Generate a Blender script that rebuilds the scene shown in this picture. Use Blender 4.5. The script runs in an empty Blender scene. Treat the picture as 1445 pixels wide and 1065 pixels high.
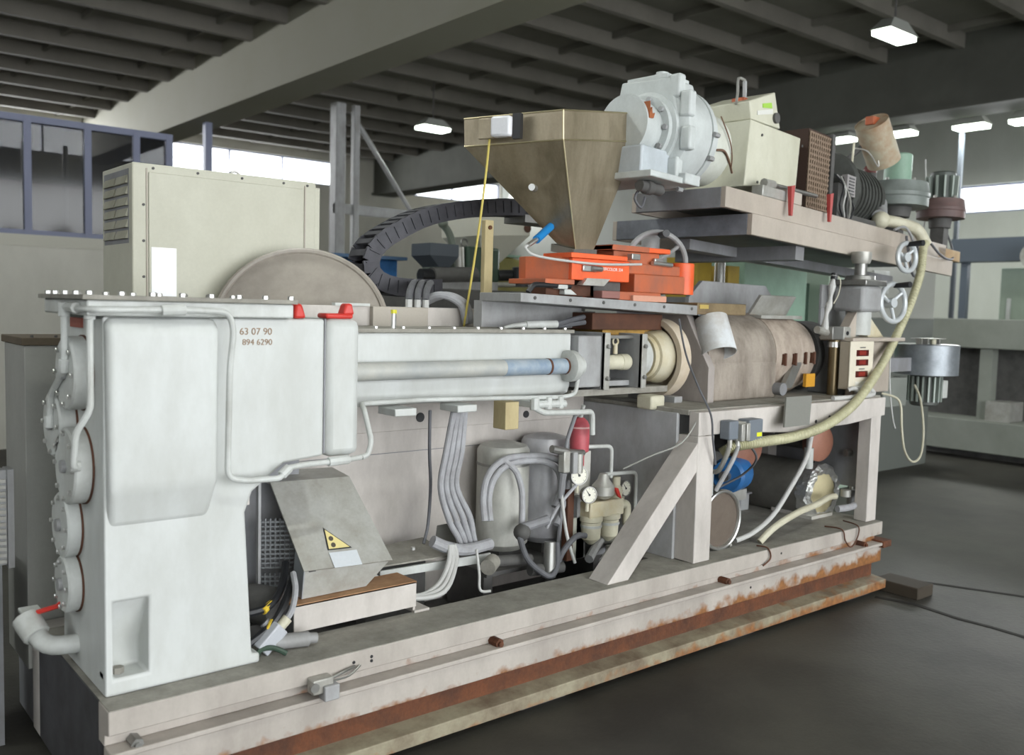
# Disused plastics extrusion line standing in a dim factory hall.
# X runs along the machine, Y away from the viewer, Z up; metres.
import bpy, math, random
from mathutils import Vector as V, Matrix
random.seed(4)
S = bpy.context.scene
C = S.collection

# ---------------------------------------------------------------- camera
cd = bpy.data.cameras.new('camera')
cam = bpy.data.objects.new('camera', cd)
C.objects.link(cam)
S.camera = cam
cd.sensor_fit = 'HORIZONTAL'
cd.sensor_width = 36.0
cd.lens = 36.0 * 1299.134 / 1445.0
cd.clip_start = 0.05
m = [[0.771621, 0.028126, -0.635461, -0.758353], [-0.635554, 0.074823, -0.768422, -2.694977], [0.025935, 0.9968, 0.075611, 1.61]]
cam.matrix_world = Matrix(m + [[0, 0, 0, 1]])
cd.dof.use_dof = True
cd.dof.focus_distance = 3.9
cd.dof.aperture_fstop = 2.4

# ---------------------------------------------------------------- world, lights, exposure
wd = bpy.data.worlds.new('sky')
S.world = wd
wd.use_nodes = True
bg = wd.node_tree.nodes['Background']
bg.inputs['Color'].default_value = (0.93, 0.97, 1.0, 1)
bg.inputs['Strength'].default_value = 6.0

def area(name, loc, target, sx, sy, power, col=(1, 1, 1), spread=180):
    l = bpy.data.lights.new(name, 'AREA')
    l.shape = 'RECTANGLE'; l.size = sx; l.size_y = sy; l.energy = power; l.color = col; l.spread = math.radians(spread)
    o = bpy.data.objects.new(name, l); C.objects.link(o)
    o.location = loc
    o.rotation_euler = (V(target) - V(loc)).to_track_quat('-Z', 'Y').to_euler()
    return o
# daylight entering through the big loading door behind the viewer
area('door_daylight', (3.2, -8.6, 2.5), (2.6, 0.5, 1.1), 9.0, 4.2, 270, (1.0, 0.985, 0.96))
# daylight through the strip windows of the back and right walls
WD = (.97, .99, 1.0)
area('back_window_daylight', (2.2, 19.9, 5.0), (3.0, 8.0, 1.5), 17.5, .6, 1500, WD, 130)
area('back_window_daylight_2', (15.2, 19.9, 5.0), (11.0, 8.0, 1.5), 3.6, .6, 420, WD, 130)
area('right_window_daylight', (17.4, 2.6, 3.86), (8.0, 2.6, 1.0), 7.0, .5, 620, WD, 130)
area('left_fill_light', (-8.4, 2.0, 3.9), (0.0, 2.0, 0.8), 9.0, .9, 60, WD, 140)  # fill light added at the unseen left wall

S.view_settings.view_transform = 'Standard'
S.view_settings.look = 'None'
S.view_settings.gamma = 1.0
S.view_settings.use_curve_mapping = False
S.view_settings.exposure = -0.12

# ---------------------------------------------------------------- materials
def lin(h):
    h = h.lstrip('#')
    r = []
    for i in (0, 2, 4):
        c = int(h[i:i + 2], 16) / 255
        r.append(c / 12.92 if c <= .04045 else ((c + .055) / 1.055) ** 2.4)
    return (*r, 1)

MATS = {}
def mat(name, col, rough=.5, metal=0.0, dirt=None, amt=.5, scale=6.0, streak=1.0, bump=0.0, grain=.06,
        zrust=None, rust='#7a3f1f'):
    """painted or bare surface: noise-varied colour, dirt patches (streaked along z), optional rust low down"""
    if name in MATS: return MATS[name]
    m = bpy.data.materials.new(name); MATS[name] = m
    m.use_nodes = True
    nt = m.node_tree; N = nt.nodes; L = nt.links
    bs = N['Principled BSDF']
    bs.inputs['Roughness'].default_value = rough
    bs.inputs['Metallic'].default_value = metal
    geo = N.new('ShaderNodeNewGeometry')
    mp = N.new('ShaderNodeMapping'); mp.inputs['Scale'].default_value = (1, 1, streak)
    L.new(geo.outputs['Position'], mp.inputs['Vector'])
    c = lin(col)
    n1 = N.new('ShaderNodeTexNoise'); n1.inputs['Scale'].default_value = 90; n1.inputs['Detail'].default_value = 3
    L.new(geo.outputs['Position'], n1.inputs['Vector'])
    mx = N.new('ShaderNodeMix'); mx.data_type = 'RGBA'
    mx.inputs[6].default_value = tuple(x * (1 - grain) for x in c[:3]) + (1,)
    mx.inputs[7].default_value = tuple(min(1, x * (1 + grain)) for x in c[:3]) + (1,)
    L.new(n1.outputs['Fac'], mx.inputs[0])
    out = mx.outputs[2]
    if dirt:
        n2 = N.new('ShaderNodeTexNoise'); n2.inputs['Scale'].default_value = scale; n2.inputs['Detail'].default_value = 8
        n2.inputs['Roughness'].default_value = .65
        L.new(mp.outputs['Vector'], n2.inputs['Vector'])
        rp = N.new('ShaderNodeValToRGB')
        rp.color_ramp.elements[0].position = .38; rp.color_ramp.elements[0].color = (0, 0, 0, 1)
        rp.color_ramp.elements[1].position = .66; rp.color_ramp.elements[1].color = (1, 1, 1, 1)
        L.new(n2.outputs['Fac'], rp.inputs['Fac'])
        mu = N.new('ShaderNodeMath'); mu.operation = 'MULTIPLY'; mu.inputs[1].default_value = amt
        L.new(rp.outputs['Color'], mu.inputs[0])
        m2 = N.new('ShaderNodeMix'); m2.data_type = 'RGBA'
        L.new(mu.outputs[0], m2.inputs[0]); L.new(out, m2.inputs[6]); m2.inputs[7].default_value = lin(dirt)
        out = m2.outputs[2]
    if zrust:                       # corrosion creeping up from a damp lower edge, ragged border
        z0, z1, x0, x1 = zrust
        sp = N.new('ShaderNodeSeparateXYZ'); L.new(geo.outputs['Position'], sp.inputs[0])
        n3 = N.new('ShaderNodeTexNoise'); n3.inputs['Scale'].default_value = 14; n3.inputs['Detail'].default_value = 9
        L.new(geo.outputs['Position'], n3.inputs['Vector'])
        mr = N.new('ShaderNodeMapRange'); mr.inputs[1].default_value = z1; mr.inputs[2].default_value = z0
        L.new(sp.outputs['Z'], mr.inputs[0])
        mr2 = N.new('ShaderNodeMapRange'); mr2.inputs[1].default_value = x0; mr2.inputs[2].default_value = x1
        mr2.inputs[3].default_value = .0; mr2.inputs[4].default_value = .38
        L.new(sp.outputs['X'], mr2.inputs[0])
        a = N.new('ShaderNodeMath'); a.operation = 'ADD'; L.new(mr.outputs[0], a.inputs[0]); L.new(mr2.outputs[0], a.inputs[1])
        b = N.new('ShaderNodeMath'); b.operation = 'ADD'; L.new(a.outputs[0], b.inputs[0]); L.new(n3.outputs['Fac'], b.inputs[1])
        r3 = N.new('ShaderNodeValToRGB')
        r3.color_ramp.elements[0].position = .82; r3.color_ramp.elements[0].color = (0, 0, 0, 1)
        r3.color_ramp.elements[1].position = 1.0; r3.color_ramp.elements[1].color = (1, 1, 1, 1)
        d = N.new('ShaderNodeMath'); d.operation = 'MULTIPLY'; d.inputs[1].default_value = .8
        L.new(b.outputs[0], d.inputs[0]); L.new(d.outputs[0], r3.inputs['Fac'])
        rc = N.new('ShaderNodeMix'); rc.data_type = 'RGBA'
        rc.inputs[6].default_value = lin('#4a2c1c'); rc.inputs[7].default_value = lin('#b07a48')
        n4 = N.new('ShaderNodeTexNoise'); n4.inputs['Scale'].default_value = 35; n4.inputs['Detail'].default_value = 6
        L.new(geo.outputs['Position'], n4.inputs['Vector']); L.new(n4.outputs['Fac'], rc.inputs[0])
        m3 = N.new('ShaderNodeMix'); m3.data_type = 'RGBA'
        L.new(r3.outputs['Color'], m3.inputs[0]); L.new(out, m3.inputs[6]); L.new(rc.outputs[2], m3.inputs[7])
        out = m3.outputs[2]
    L.new(out, bs.inputs['Base Color'])
    if bump:
        bp = N.new('ShaderNodeBump'); bp.inputs['Strength'].default_value = bump; bp.inputs['Distance'].default_value = .01
        n5 = N.new('ShaderNodeTexNoise'); n5.inputs['Scale'].default_value = 40; n5.inputs['Detail'].default_value = 6
        L.new(geo.outputs['Position'], n5.inputs['Vector']); L.new(n5.outputs['Fac'], bp.inputs['Height'])
        L.new(bp.outputs['Normal'], bs.inputs['Normal'])
    return m

def emit(name, col, s):
    if name in MATS: return MATS[name]
    m = bpy.data.materials.new(name); MATS[name] = m; m.use_nodes = True
    bs = m.node_tree.nodes['Principled BSDF']
    bs.inputs['Base Color'].default_value = lin(col)
    bs.inputs['Emission Color'].default_value = lin(col); bs.inputs['Emission Strength'].default_value = s
    return m

def glass(name, col, tr):
    m = bpy.data.materials.new(name); MATS[name] = m; m.use_nodes = True
    N = m.node_tree.nodes; L = m.node_tree.links
    bs = N['Principled BSDF']; bs.inputs['Base Color'].default_value = lin(col); bs.inputs['Roughness'].default_value = .08
    t = N.new('ShaderNodeBsdfTransparent'); x = N.new('ShaderNodeMixShader'); x.inputs[0].default_value = tr
    L.new(bs.outputs[0], x.inputs[1]); L.new(t.outputs[0], x.inputs[2])
    L.new(x.outputs[0], N['Material Output'].inputs['Surface'])
    return m

white = mat('white_paint', '#c6c9c7', .5, 0, '#a5a69f', .45, 6, .4, grain=.02)
white2 = mat('white_grey_paint', '#c4c7c4', .5, 0, '#8d8c84', .5, 7, .6)
beige = mat('beige_paint', '#c9c3bd', .55, 0, '#9a948e', .6, 5, .4, grain=.05)
railp = mat('beige_rail_paint', '#b5aea6', .55, 0, '#857d75', .5, 5, .45, zrust=(.12, .30, 1.8, 4.6))
uprail = mat('beige_upper_rail_paint', '#b5aea6', .55, 0, '#857d75', .5, 5, .45, zrust=(.16, .44, 2.6, 5.4))
rustm = mat('rusted_steel', '#6b4028', .85, 0, '#3a2a22', .7, 9, 1, bump=.6, grain=.25)
flangep = mat('dirty_cream_steel', '#97907a', .7, 0, '#5d4a3a', .8, 6, 1, grain=.1, zrust=(-.06, .12, .6, 4.2))
deckm = mat('dusty_deck_steel', '#9a978e', .8, 0, '#66635c', .6, 7, 1, bump=.25, grain=.15)
darkm = mat('dark_grimy_steel', '#5d5c5a', .7, .1, '#3b3a39', .6, 8, 1)
greym = mat('grey_paint', '#a0a1a2', .55, 0, '#75736f', .6, 7, .5)
dgrey = mat('dark_grey_paint', '#85868a', .6, 0, '#64615c', .5, 7, .6)
steel = mat('bare_steel', '#9a9a97', .38, .75, '#6d6a62', .5, 9, .6)
bright = mat('bright_steel', '#c9c9c6', .28, .85)
stain = mat('brown_stained_stainless', '#9c917c', .40, .5, '#6a604a', .7, 7, .35, grain=.12)
galv = mat('galvanised_sheet', '#b5b5b0', .42, .4, '#8b8578', .55, 10, 1, grain=.1)
acm = mat('cream_cabinet_paint', '#bfbeae', .5, 0, '#a5a391', .4, 4, .6)
louv = mat('cream_louvre_paint', '#a6a492', .55, 0, '#77745f', .5, 7, .6)
orange = mat('orange_paint', '#ec6431', .45, 0, '#b8492a', .4, 9, 1)
rorange = mat('worn_orange_paint', '#b9603a', .55, 0, '#8c5a48', .7, 9, .6)
redp = mat('red_plastic', '#c5372f', .4)
black = mat('black_plastic', '#1e1f22', .45)
chainm = mat('grey_black_nylon', '#3c3c42', .6, 0, '#5a5a60', .5, 12, 1)
blue = mat('blue_paint', '#2f6fae', .45, 0, '#24415f', .4, 9, 1)
yellow = mat('yellow_paint', '#d9b93a', .5)
cream = mat('cream_plastic', '#cbc7b2', .5, 0, '#a49e85', .5, 10, 1)
creamp = mat('stained_cream_paint', '#c9c3ae', .5, 0, '#b5a067', .6, 9, .7)
hosem = mat('grey_hose_rubber', '#a6a7ab', .65, 0, '#7d7b7a', .5, 14, 1)
whose = mat('white_cable_sheath', '#b9b9b6', .55)
dhose = mat('dark_hose_rubber', '#5f6064', .65, 0, '#47474a', .5, 20, 1)
barrelm = mat('stained_barrel_jacket', '#a59b90', .5, .2, '#6a6056', .8, 9, .35, grain=.14)
barrel2 = mat('pinkish_barrel_band', '#b3a699', .55, .1, '#77695c', .7, 11, .5, grain=.14)
greenp = mat('pale_green_paint', '#8fae9a', .5, 0, '#708a78', .5, 6, .6)
dgreen = mat('dark_green_paint', '#33473a', .5)
wood = mat('pale_wood', '#b9ab82', .7, 0, '#948260', .6, 8, .3)
brown = mat('brown_rust_primer', '#5d3926', .75, 0, '#3a241a', .6, 9, 1)
bronze = mat('bronze_block', '#8d7c5e', .5, .3, '#5d4b38', .6, 9, 1)
foil = mat('aluminium_foil', '#d8d8d6', .3, .8, '#a5a5a0', .5, 25, 1, bump=1.0)
discm = mat('brown_disc_face', '#6d6258', .6, .2, '#544a40', .5, 12, 1)
platm = mat('platform_beige_paint', '#b3a99d', .55, 0, '#8a7f74', .4, 5, .6)
wallm = mat('plaster_wall', '#cfcdc3', .85, 0, '#b0aea4', .5, 1.2, .5)
wall2 = mat('grey_block_wall', '#7d807e', .85, 0, '#63655f', .5, .8, .5)
ceilm = mat('dark_roof_deck', '#77756c', .9, 0, '#55534b', .6, .7, 1)
purl = mat('purlin_steel', '#7b776f', .85, 0, '#5b5850', .5, 1.0, 1)
girdm = mat('girder_cream_paint', '#8e8c7d', .8, 0, '#85836f', .5, .6, 1)
framem = mat('blue_grey_frame_paint', '#8388a0', .6)
concm = mat('stained_concrete_floor', '#47453e', .6, 0, '#22201c', .9, .75, 1, bump=.15, grain=.18)
redmat = mat('dark_red_display', '#4d1512', .3)

# ---------------------------------------------------------------- mesh helpers
class MB:
    def __init__(s, M=None): s.v = []; s.f = []; s.M = M
    def add(s, vs, fs):
        o = len(s.v)
        s.v += [tuple(s.M @ V(p)) if s.M else tuple(p) for p in vs]
        s.f += [tuple(i + o for i in f) for f in fs]
        return s
    def hexa(s, p):   # 8 points: bottom loop 0-3, top loop 4-7
        return s.add(p, [(3, 2, 1, 0), (4, 5, 6, 7), (0, 1, 5, 4), (1, 2, 6, 5), (2, 3, 7, 6), (3, 0, 4, 7)])
    def box(s, x0, x1, y0, y1, z0, z1):
        return s.hexa([(x0, y0, z0), (x1, y0, z0), (x1, y1, z0), (x0, y1, z0), (x0, y0, z1), (x1, y0, z1), (x1, y1, z1), (x0, y1, z1)])
    def prism(s, poly, ax, a0, a1):   # poly in the other two axes
        n = len(poly)
        def P(q, a): return {'x': (a, q[0], q[1]), 'y': (q[0], a, q[1]), 'z': (q[0], q[1], a)}[ax]
        vs = [P(q, a0) for q in poly] + [P(q, a1) for q in poly]
        fs = [tuple(range(n))[::-1], tuple(range(n, 2 * n))] + [(i, (i + 1) % n, n + (i + 1) % n, n + i) for i in range(n)]
        return s.add(vs, fs)
    def lathe(s, p0, d, prof, n=24, cap=True):   # prof: (distance along d, radius)
        d = V(d).normalized(); p0 = V(p0)
        a = d.orthogonal().normalized(); b = d.cross(a)
        vs = []; fs = []
        for (t, r) in prof:
            for k in range(n):
                an = 2 * math.pi * k / n
                vs.append(p0 + d * t + (a * math.cos(an) + b * math.sin(an)) * r)
        m = len(prof)
        for i in range(m - 1):
            for k in range(n):
                k2 = (k + 1) % n
                fs.append((i * n + k, i * n + k2, (i + 1) * n + k2, (i + 1) * n + k))
        if cap:
            fs.append(tuple(range(n))[::-1]); fs.append(tuple(range((m - 1) * n, m * n)))
        return s.add(vs, fs)
    def cyl(s, p0, p1, r, r1=None, n=16):
        d = V(p1) - V(p0)
        return s.lathe(p0, d, [(0, r), (d.length, r if r1 is None else r1)], n)
    def torus(s, c, nrm, R, r, n=28, m=8):
        nrm = V(nrm).normalized(); a = nrm.orthogonal().normalized(); b = nrm.cross(a); c = V(c)
        vs = []; fs = []
        for i in range(n):
            t = 2 * math.pi * i / n; e = a * math.cos(t) + b * math.sin(t)
            for j in range(m):
                q = 2 * math.pi * j / m
                vs.append(c + e * (R + r * math.cos(q)) + nrm * r * math.sin(q))
        for i in range(n):
            for j in range(m):
                fs.append((i * m + j, ((i + 1) % n) * m + j, ((i + 1) % n) * m + (j + 1) % m, i * m + (j + 1) % m))
        return s.add(vs, fs)
    def ball(s, c, r, n=12):
        return s.lathe(V(c) - V((0, 0, r)), (0, 0, 1), [(r * (1 - math.cos(math.pi * i / 8)), max(1e-4, r * math.sin(math.pi * i / 8))) for i in range(9)], n)
    def tube(s, pts, r, n=8, sm=0):
        P = [V(p) for p in pts]
        if sm:
            Q = []
            for i in range(len(P) - 1):
                p0 = P[max(i - 1, 0)]; p1 = P[i]; p2 = P[i + 1]; p3 = P[min(i + 2, len(P) - 1)]
                for k in range(sm):
                    t = k / sm
                    Q.append(.5 * ((2 * p1) + (p2 - p0) * t + (2 * p0 - 5 * p1 + 4 * p2 - p3) * t * t + (3 * p1 - p0 - 3 * p2 + p3) * t ** 3))
            Q.append(P[-1]); P = Q
        vs = []; fs = []
        a = None
        for i, p in enumerate(P):
            d = (P[min(i + 1, len(P) - 1)] - P[max(i - 1, 0)]).normalized()
            if a is None: a = d.orthogonal().normalized()
            a = (a - d * a.dot(d))
            a = a.normalized() if a.length > 1e-6 else d.orthogonal().normalized()
            b = d.cross(a)
            rr = r(i / (len(P) - 1)) if callable(r) else r
            for k in range(n):
                t = 2 * math.pi * k / n
                vs.append(p + (a * math.cos(t) + b * math.sin(t)) * rr)
        m = len(P)
        for i in range(m - 1):
            for k in range(n):
                k2 = (k + 1) % n
                fs.append((i * n + k, i * n + k2, (i + 1) * n + k2, (i + 1) * n + k))
        fs.append(tuple(range(n))[::-1]); fs.append(tuple(range((m - 1) * n, m * n)))
        return s.add(vs, fs)
    def bent(s, pts, r, rad=.03, n=10):   # rigid pipe: straight runs with rounded elbows
        P = [V(p) for p in pts]; Q = [P[0]]
        for i in range(1, len(P) - 1):
            a = P[i - 1] - P[i]; b = P[i + 1] - P[i]
            k = min(rad, a.length * .45, b.length * .45)
            p1 = P[i] + a.normalized() * k; p2 = P[i] + b.normalized() * k
            for j in range(5):
                t = j / 4
                Q.append(p1 * (1 - t) ** 2 + P[i] * 2 * t * (1 - t) + p2 * t * t)
        Q.append(P[-1])
        return s.tube(Q, r, n)
    def mesh(s, name, off=(0, 0, 0), smooth=35):
        o = V(off)
        me = bpy.data.meshes.new(name)
        me.from_pydata([tuple(V(p) - o) for p in s.v], [], s.f)
        import bmesh
        b = bmesh.new(); b.from_mesh(me); bmesh.ops.recalc_face_normals(b, faces=b.faces); b.to_mesh(me); b.free()
        me.polygons.foreach_set('use_smooth', [True] * len(me.polygons))
        me.set_sharp_from_angle(angle=math.radians(smooth))
        return me
    def build(s, name, m, parent=None, bevel=0, smooth=35):
        if parent is None:
            xs = [p[0] for p in s.v]; ys = [p[1] for p in s.v]; zs = [p[2] for p in s.v]
            off = V(((min(xs) + max(xs)) / 2, (min(ys) + max(ys)) / 2, min(zs)))
        else:
            off = wloc(parent)
        me = s.mesh(name, off, smooth)
        me.materials.append(m)
        o = bpy.data.objects.new(name, me); C.objects.link(o)
        if parent is None: o.location = off
        else: o.parent = parent
        if bevel:
            b = o.modifiers.new('bevel', 'BEVEL'); b.width = bevel; b.segments = 2; b.limit_method = 'ANGLE'; b.angle_limit = math.radians(40)
        return o

def wloc(o):
    p = V((0, 0, 0))
    while o: p += o.location; o = o.parent
    return p

def tag(o, label=None, cat=None, group=None, kind=None):
    if label: o['label'] = label
    if cat: o['category'] = cat
    if group: o['group'] = group
    if kind: o['kind'] = kind
    return o

def thing(name, loc, label, cat, group=None):
    o = bpy.data.objects.new(name, None); C.objects.link(o)
    o.location = loc; o.empty_display_size = .05
    return tag(o, label, cat, group)

def struct(name, mb, m, bevel=0):
    return tag(mb.build(name, m, None, bevel), kind='structure')

def copies(name, mb, m, parent, spots):
    """one piece modelled at the origin, placed at each spot (location or (location, rotation)) sharing its mesh"""
    me = mb.mesh(name); me.materials.append(m)
    r = []
    for s_ in spots:
        loc, rot = s_ if isinstance(s_[0], (tuple, V)) else (s_, None)
        o = bpy.data.objects.new(name, me); C.objects.link(o); o.parent = parent
        o.location = V(loc) - wloc(parent)
        if rot: o.rotation_euler = rot
        r.append(o)
    return r

def cut(o, cutter):
    me = cutter.mesh('cutter'); c = bpy.data.objects.new('cutter', me); C.objects.link(c); c.location = -V((0, 0, 0))
    md = o.modifiers.new('cut', 'BOOLEAN'); md.operation = 'DIFFERENCE'; md.object = c; md.solver = 'EXACT'
    bpy.context.view_layer.update()
    dg = bpy.context.evaluated_depsgraph_get()
    nm = bpy.data.meshes.new_from_object(o.evaluated_get(dg))
    o.modifiers.remove(md); o.data = nm
    bpy.data.objects.remove(c)

def text(name, body, size, m, parent, loc, rot, ext=.0006):
    cu = bpy.data.curves.new(name, 'FONT'); cu.body = body; cu.size = size; cu.extrude = ext
    cu.align_x = 'CENTER'; cu.align_y = 'CENTER'
    t = bpy.data.objects.new(name, cu); C.objects.link(t)
    bpy.context.view_layer.update()
    me = bpy.data.meshes.new_from_object(t.evaluated_get(bpy.context.evaluated_depsgraph_get()))
    bpy.data.objects.remove(t); bpy.data.curves.remove(cu)
    me.materials.clear(); me.materials.append(m)
    o = bpy.data.objects.new(name, me); C.objects.link(o); o.parent = parent
    o.location = V(loc) - wloc(parent) if parent else V(loc)
    o.rotation_euler = rot
    return o

def hexbolt(r=.009, h=.007):
    b = MB(); b.lathe((0, 0, 0), (0, 0, 1), [(0, r), (h, r), (h * 1.15, r * .8)], 6); return b
RX = (math.pi / 2, 0, 0)          # bolt axis from +z to -y
RLX = (0, -math.pi / 2, 0)        # bolt axis to -x

# frame of the raised co-extruder: it stands a little askew on its platform
UA = V((3.05, .255, 2.25)); UU = V((.994, .104, -.032)).normalized()
UV = V((-UU.y, UU.x, 0)).normalized(); UW = UU.cross(UV)
UM = Matrix(((UU.x, UV.x, UW.x, UA.x), (UU.y, UV.y, UW.y, UA.y), (UU.z, UV.z, UW.z, UA.z), (0, 0, 0, 1)))

# ================================================================ the hall
struct('floor', MB().box(-8, 17.2, -9, 19.7, -.2, 0), concm)
# the seams and cracks of the slab
crk = MB()
for pts in ([(4.199, -0.039, 0.001), (4.263, -0.239, 0.001), (4.218, -0.498, 0.001), (4.226, -0.679, 0.001), (4.197, -1.029, 0.001)],
            [(4.661, 0.100, 0.001), (4.774, -0.156, 0.001), (4.882, -0.400, 0.001), (5.018, -0.736, 0.001)]):
    P = [V(p) for p in pts]
    for a, b in zip(P, P[1:]):
        n = V((-(b - a).y, (b - a).x, 0)).normalized() * .018
        crk.hexa([a - n, b - n, b + n, a + n] + [p + V((0, 0, .001)) for p in (a - n, b - n, b + n, a + n)])
ck = crk.build('floor_crack', mat('crack_filler', '#24221f', .9), bpy.data.objects['floor'])

cl = struct('ceiling', MB().box(-8, 17.2, -9, 19.7, 5.62, 5.8), ceilm)
copies('purlin', MB().prism([(-.05, 0), (.05, 0), (.05, .04), (.02, .05), (.02, .22), (-.05, .22)], 'x', -12.6, 12.6), purl, cl,
       [(4.6, y, 5.41) for y in [-1.0 + 1.15 * i for i in range(18)]])
copies('roof_panel', MB().box(-.03, .03, -11.5, 17, 0, .09), ceilm, cl, [(x, 2.6, 5.53) for x in [-3 + 1.5 * i for i in range(13)]])
def girder(n, x0, x1):
    g = struct('trim_%d' % n, MB().box(x0, x1, -9, 19.5, 4.62, 5.62), girdm if n == 1 else mat('girder_dark_paint', '#55564f', .85, 0, '#3b3b36', .5, .7, 1))
    MB().box(x0 - .06, x1 + .06, -9, 19.5, 4.58, 4.64).build('bottom_flange', g.data.materials[0], g)
    return g
girder(1, 5.02, 5.5)
girder(2, 12.5, 13.1)

def wall_y(name, y0, y1, x0, x1, wins, m, zt=5.8):
    b = MB()
    zs = sorted({z for w in wins for z in w[2:]})
    if wins:
        zb, zu = zs[0], zs[-1]
        b.box(x0, x1, y0, y1, 0, zb); b.box(x0, x1, y0, y1, zu, zt)
        e = x0
        for w in wins:
            b.box(e, w[0], y0, y1, zb, zu); e = w[1]
        b.box(e, x1, y0, y1, zb, zu)
    else: b.box(x0, x1, y0, y1, 0, zt)
    return struct(name, b, m)
wall_y('wall_back', 19.5, 19.7, -8, 17.2, [(-7, 11.25, 4.7, 5.33), (13.45, 16.95, 4.7, 5.33)], wallm)
struct('wall_left', MB().box(-8.2, -8, -9, 19.7, 0, 3.4).box(-8.2, -8, -9, 19.7, 4.4, 5.8).box(-8.2, -8, -9, -2.5, 3.4, 4.4).box(-8.2, -8, 6.5, 19.7, 3.4, 4.4), wall2)
b = MB()
b.box(17, 17.2, -9, 19.5, 0, 3.6); b.box(17, 17.2, -9, 19.5, 4.12, 5.8)
b.box(17, 17.2, 6.2, 19.5, 3.6, 4.12); b.box(17, 17.2, -9, -1, 3.6, 4.12)
struct('wall_right', b, mat('grey_green_wall', '#c3c6bf', .85, 0, '#a5a89f', .5, .7, .5))
b = MB()
b.box(-8, -4.3, -9.2, -9, 0, 5.8); b.box(8.0, 17, -9.2, -9, 0, 5.8); b.box(-4.3, 8.0, -9.2, -9, 4.7, 5.8)
struct('wall_front', b, wall2)
pane = glass('window_pane_glass', '#e9eef0', .86)
def strip_win(n, x0, x1, z0, z1, y):
    b = MB(); k = max(2, round((x1 - x0) / 1.4))
    b.box(x0, x1, y - .03, y + .03, z0, z0 + .04); b.box(x0, x1, y - .03, y + .03, z1 - .04, z1)
    o = struct('window_%d' % n, b, framem)
    copies('mullion', MB().box(-.025, .025, -.03, .03, z0, z1), framem, o, [(x0 + (x1 - x0) * i / k, y, 0) for i in range(k + 1)])
    w = (x1 - x0) / k
    copies('pane', MB().box(.03, w - .03, -.004, .004, z0 + .04, z1 - .04), pane, o, [(x0 + w * i, y, 0) for i in range(k)])
strip_win(1, -7, 11.25, 4.7, 5.33, 19.6)
strip_win(2, 13.45, 16.95, 4.7, 5.33, 19.6)
o = struct('window_3', MB().box(-8.13, -8.07, -2.5, 6.5, 3.4, 3.45).box(-8.13, -8.07, -2.5, 6.5, 4.35, 4.4), framem)  # unseen left window, added to let in fill light
copies('mullion', MB().box(-.03, .03, -.025, .025, 3.4, 4.4), framem, o, [(-8.1, -2.5 + 1.5 * i, 0) for i in range(7)])
copies('pane', MB().box(-.004, .004, .03, 1.47, 3.45, 4.35), pane, o, [(-8.1, -2.5 + 1.5 * i, 0) for i in range(6)])
o = struct('window_4', MB().box(17.07, 17.13, -1, 6.2, 3.6, 3.64).box(17.07, 17.13, -1, 6.2, 4.08, 4.12), framem)
copies('mullion', MB().box(-.03, .03, -.025, .025, 3.6, 4.12), framem, o, [(17.1, -1 + 1.8 * i, 0) for i in range(5)])
copies('pane', MB().box(-.004, .004, .03, 1.77, 3.64, 4.08), pane, o, [(17.1, -1 + 1.8 * i, 0) for i in range(4)])

# glazed office partition standing in the hall
pt = struct('wall_partition', MB().box(-8, 2.95, 8.0, 8.12, 0, 2.22), wallm)
MB().box(-8, 2.95, 7.99, 8.13, 2.12, 2.24).build('rail_board', mat('pale_rail', '#c4c2b6', .7), pt)
b = MB(); b.box(-8, 3.0, 8.02, 8.1, 3.40, 3.47); b.box(-8, 3.0, 8.02, 8.1, 2.24, 2.29)
w5 = struct('window_5', b, framem)
mx = [-6.4, -4.9, -3.4, -1.9, -.5, .68, 1.5, 2.09, 2.6, 2.96]
copies('mullion', MB().box(-.035, .035, -.045, .045, 2.24, 3.46), framem, w5, [(x, 8.06, 0) for x in mx])
pg = glass('office_glass', '#1b1d22', .22)
for a, c in zip(mx, mx[1:]):
    MB().box(a + .036, c - .036, 8.055, 8.065, 2.29, 3.40).build('pane', pg, w5)
# steel post and bracing by the back wall
def post(loc, label):
    t = thing('steel_post', loc, label, 'post')
    return t
t = post((6.1, 9.8, 0), 'tall grey steel post with slanting brace near the back wall')
MB().box(6.0, 6.16, 9.7, 9.9, 0, 4.58).build('column', greym, t, .01)
MB().box(6.3, 6.4, 9.7, 9.8, 0, 4.58).build('column', greym, t, .01)
MB().cyl((6.4, 9.75, 4.3), (7.35, 9.75, 3.1), .035).build('brace', greym, t)
MB().box(6.0, 7.5, 9.72, 9.78, 2.95, 3.1).build('cross_rail', greym, t)
t = post((5.26, 12.8, 0), 'thin grey post under the roof girder beyond the office glazing')
MB().box(5.20, 5.32, 12.74, 12.86, 0, 4.58).build('column', framem, t)
MB().box(5.1, 5.42, 12.64, 12.96, 0, .02).build('base_plate', framem, t)

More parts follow.
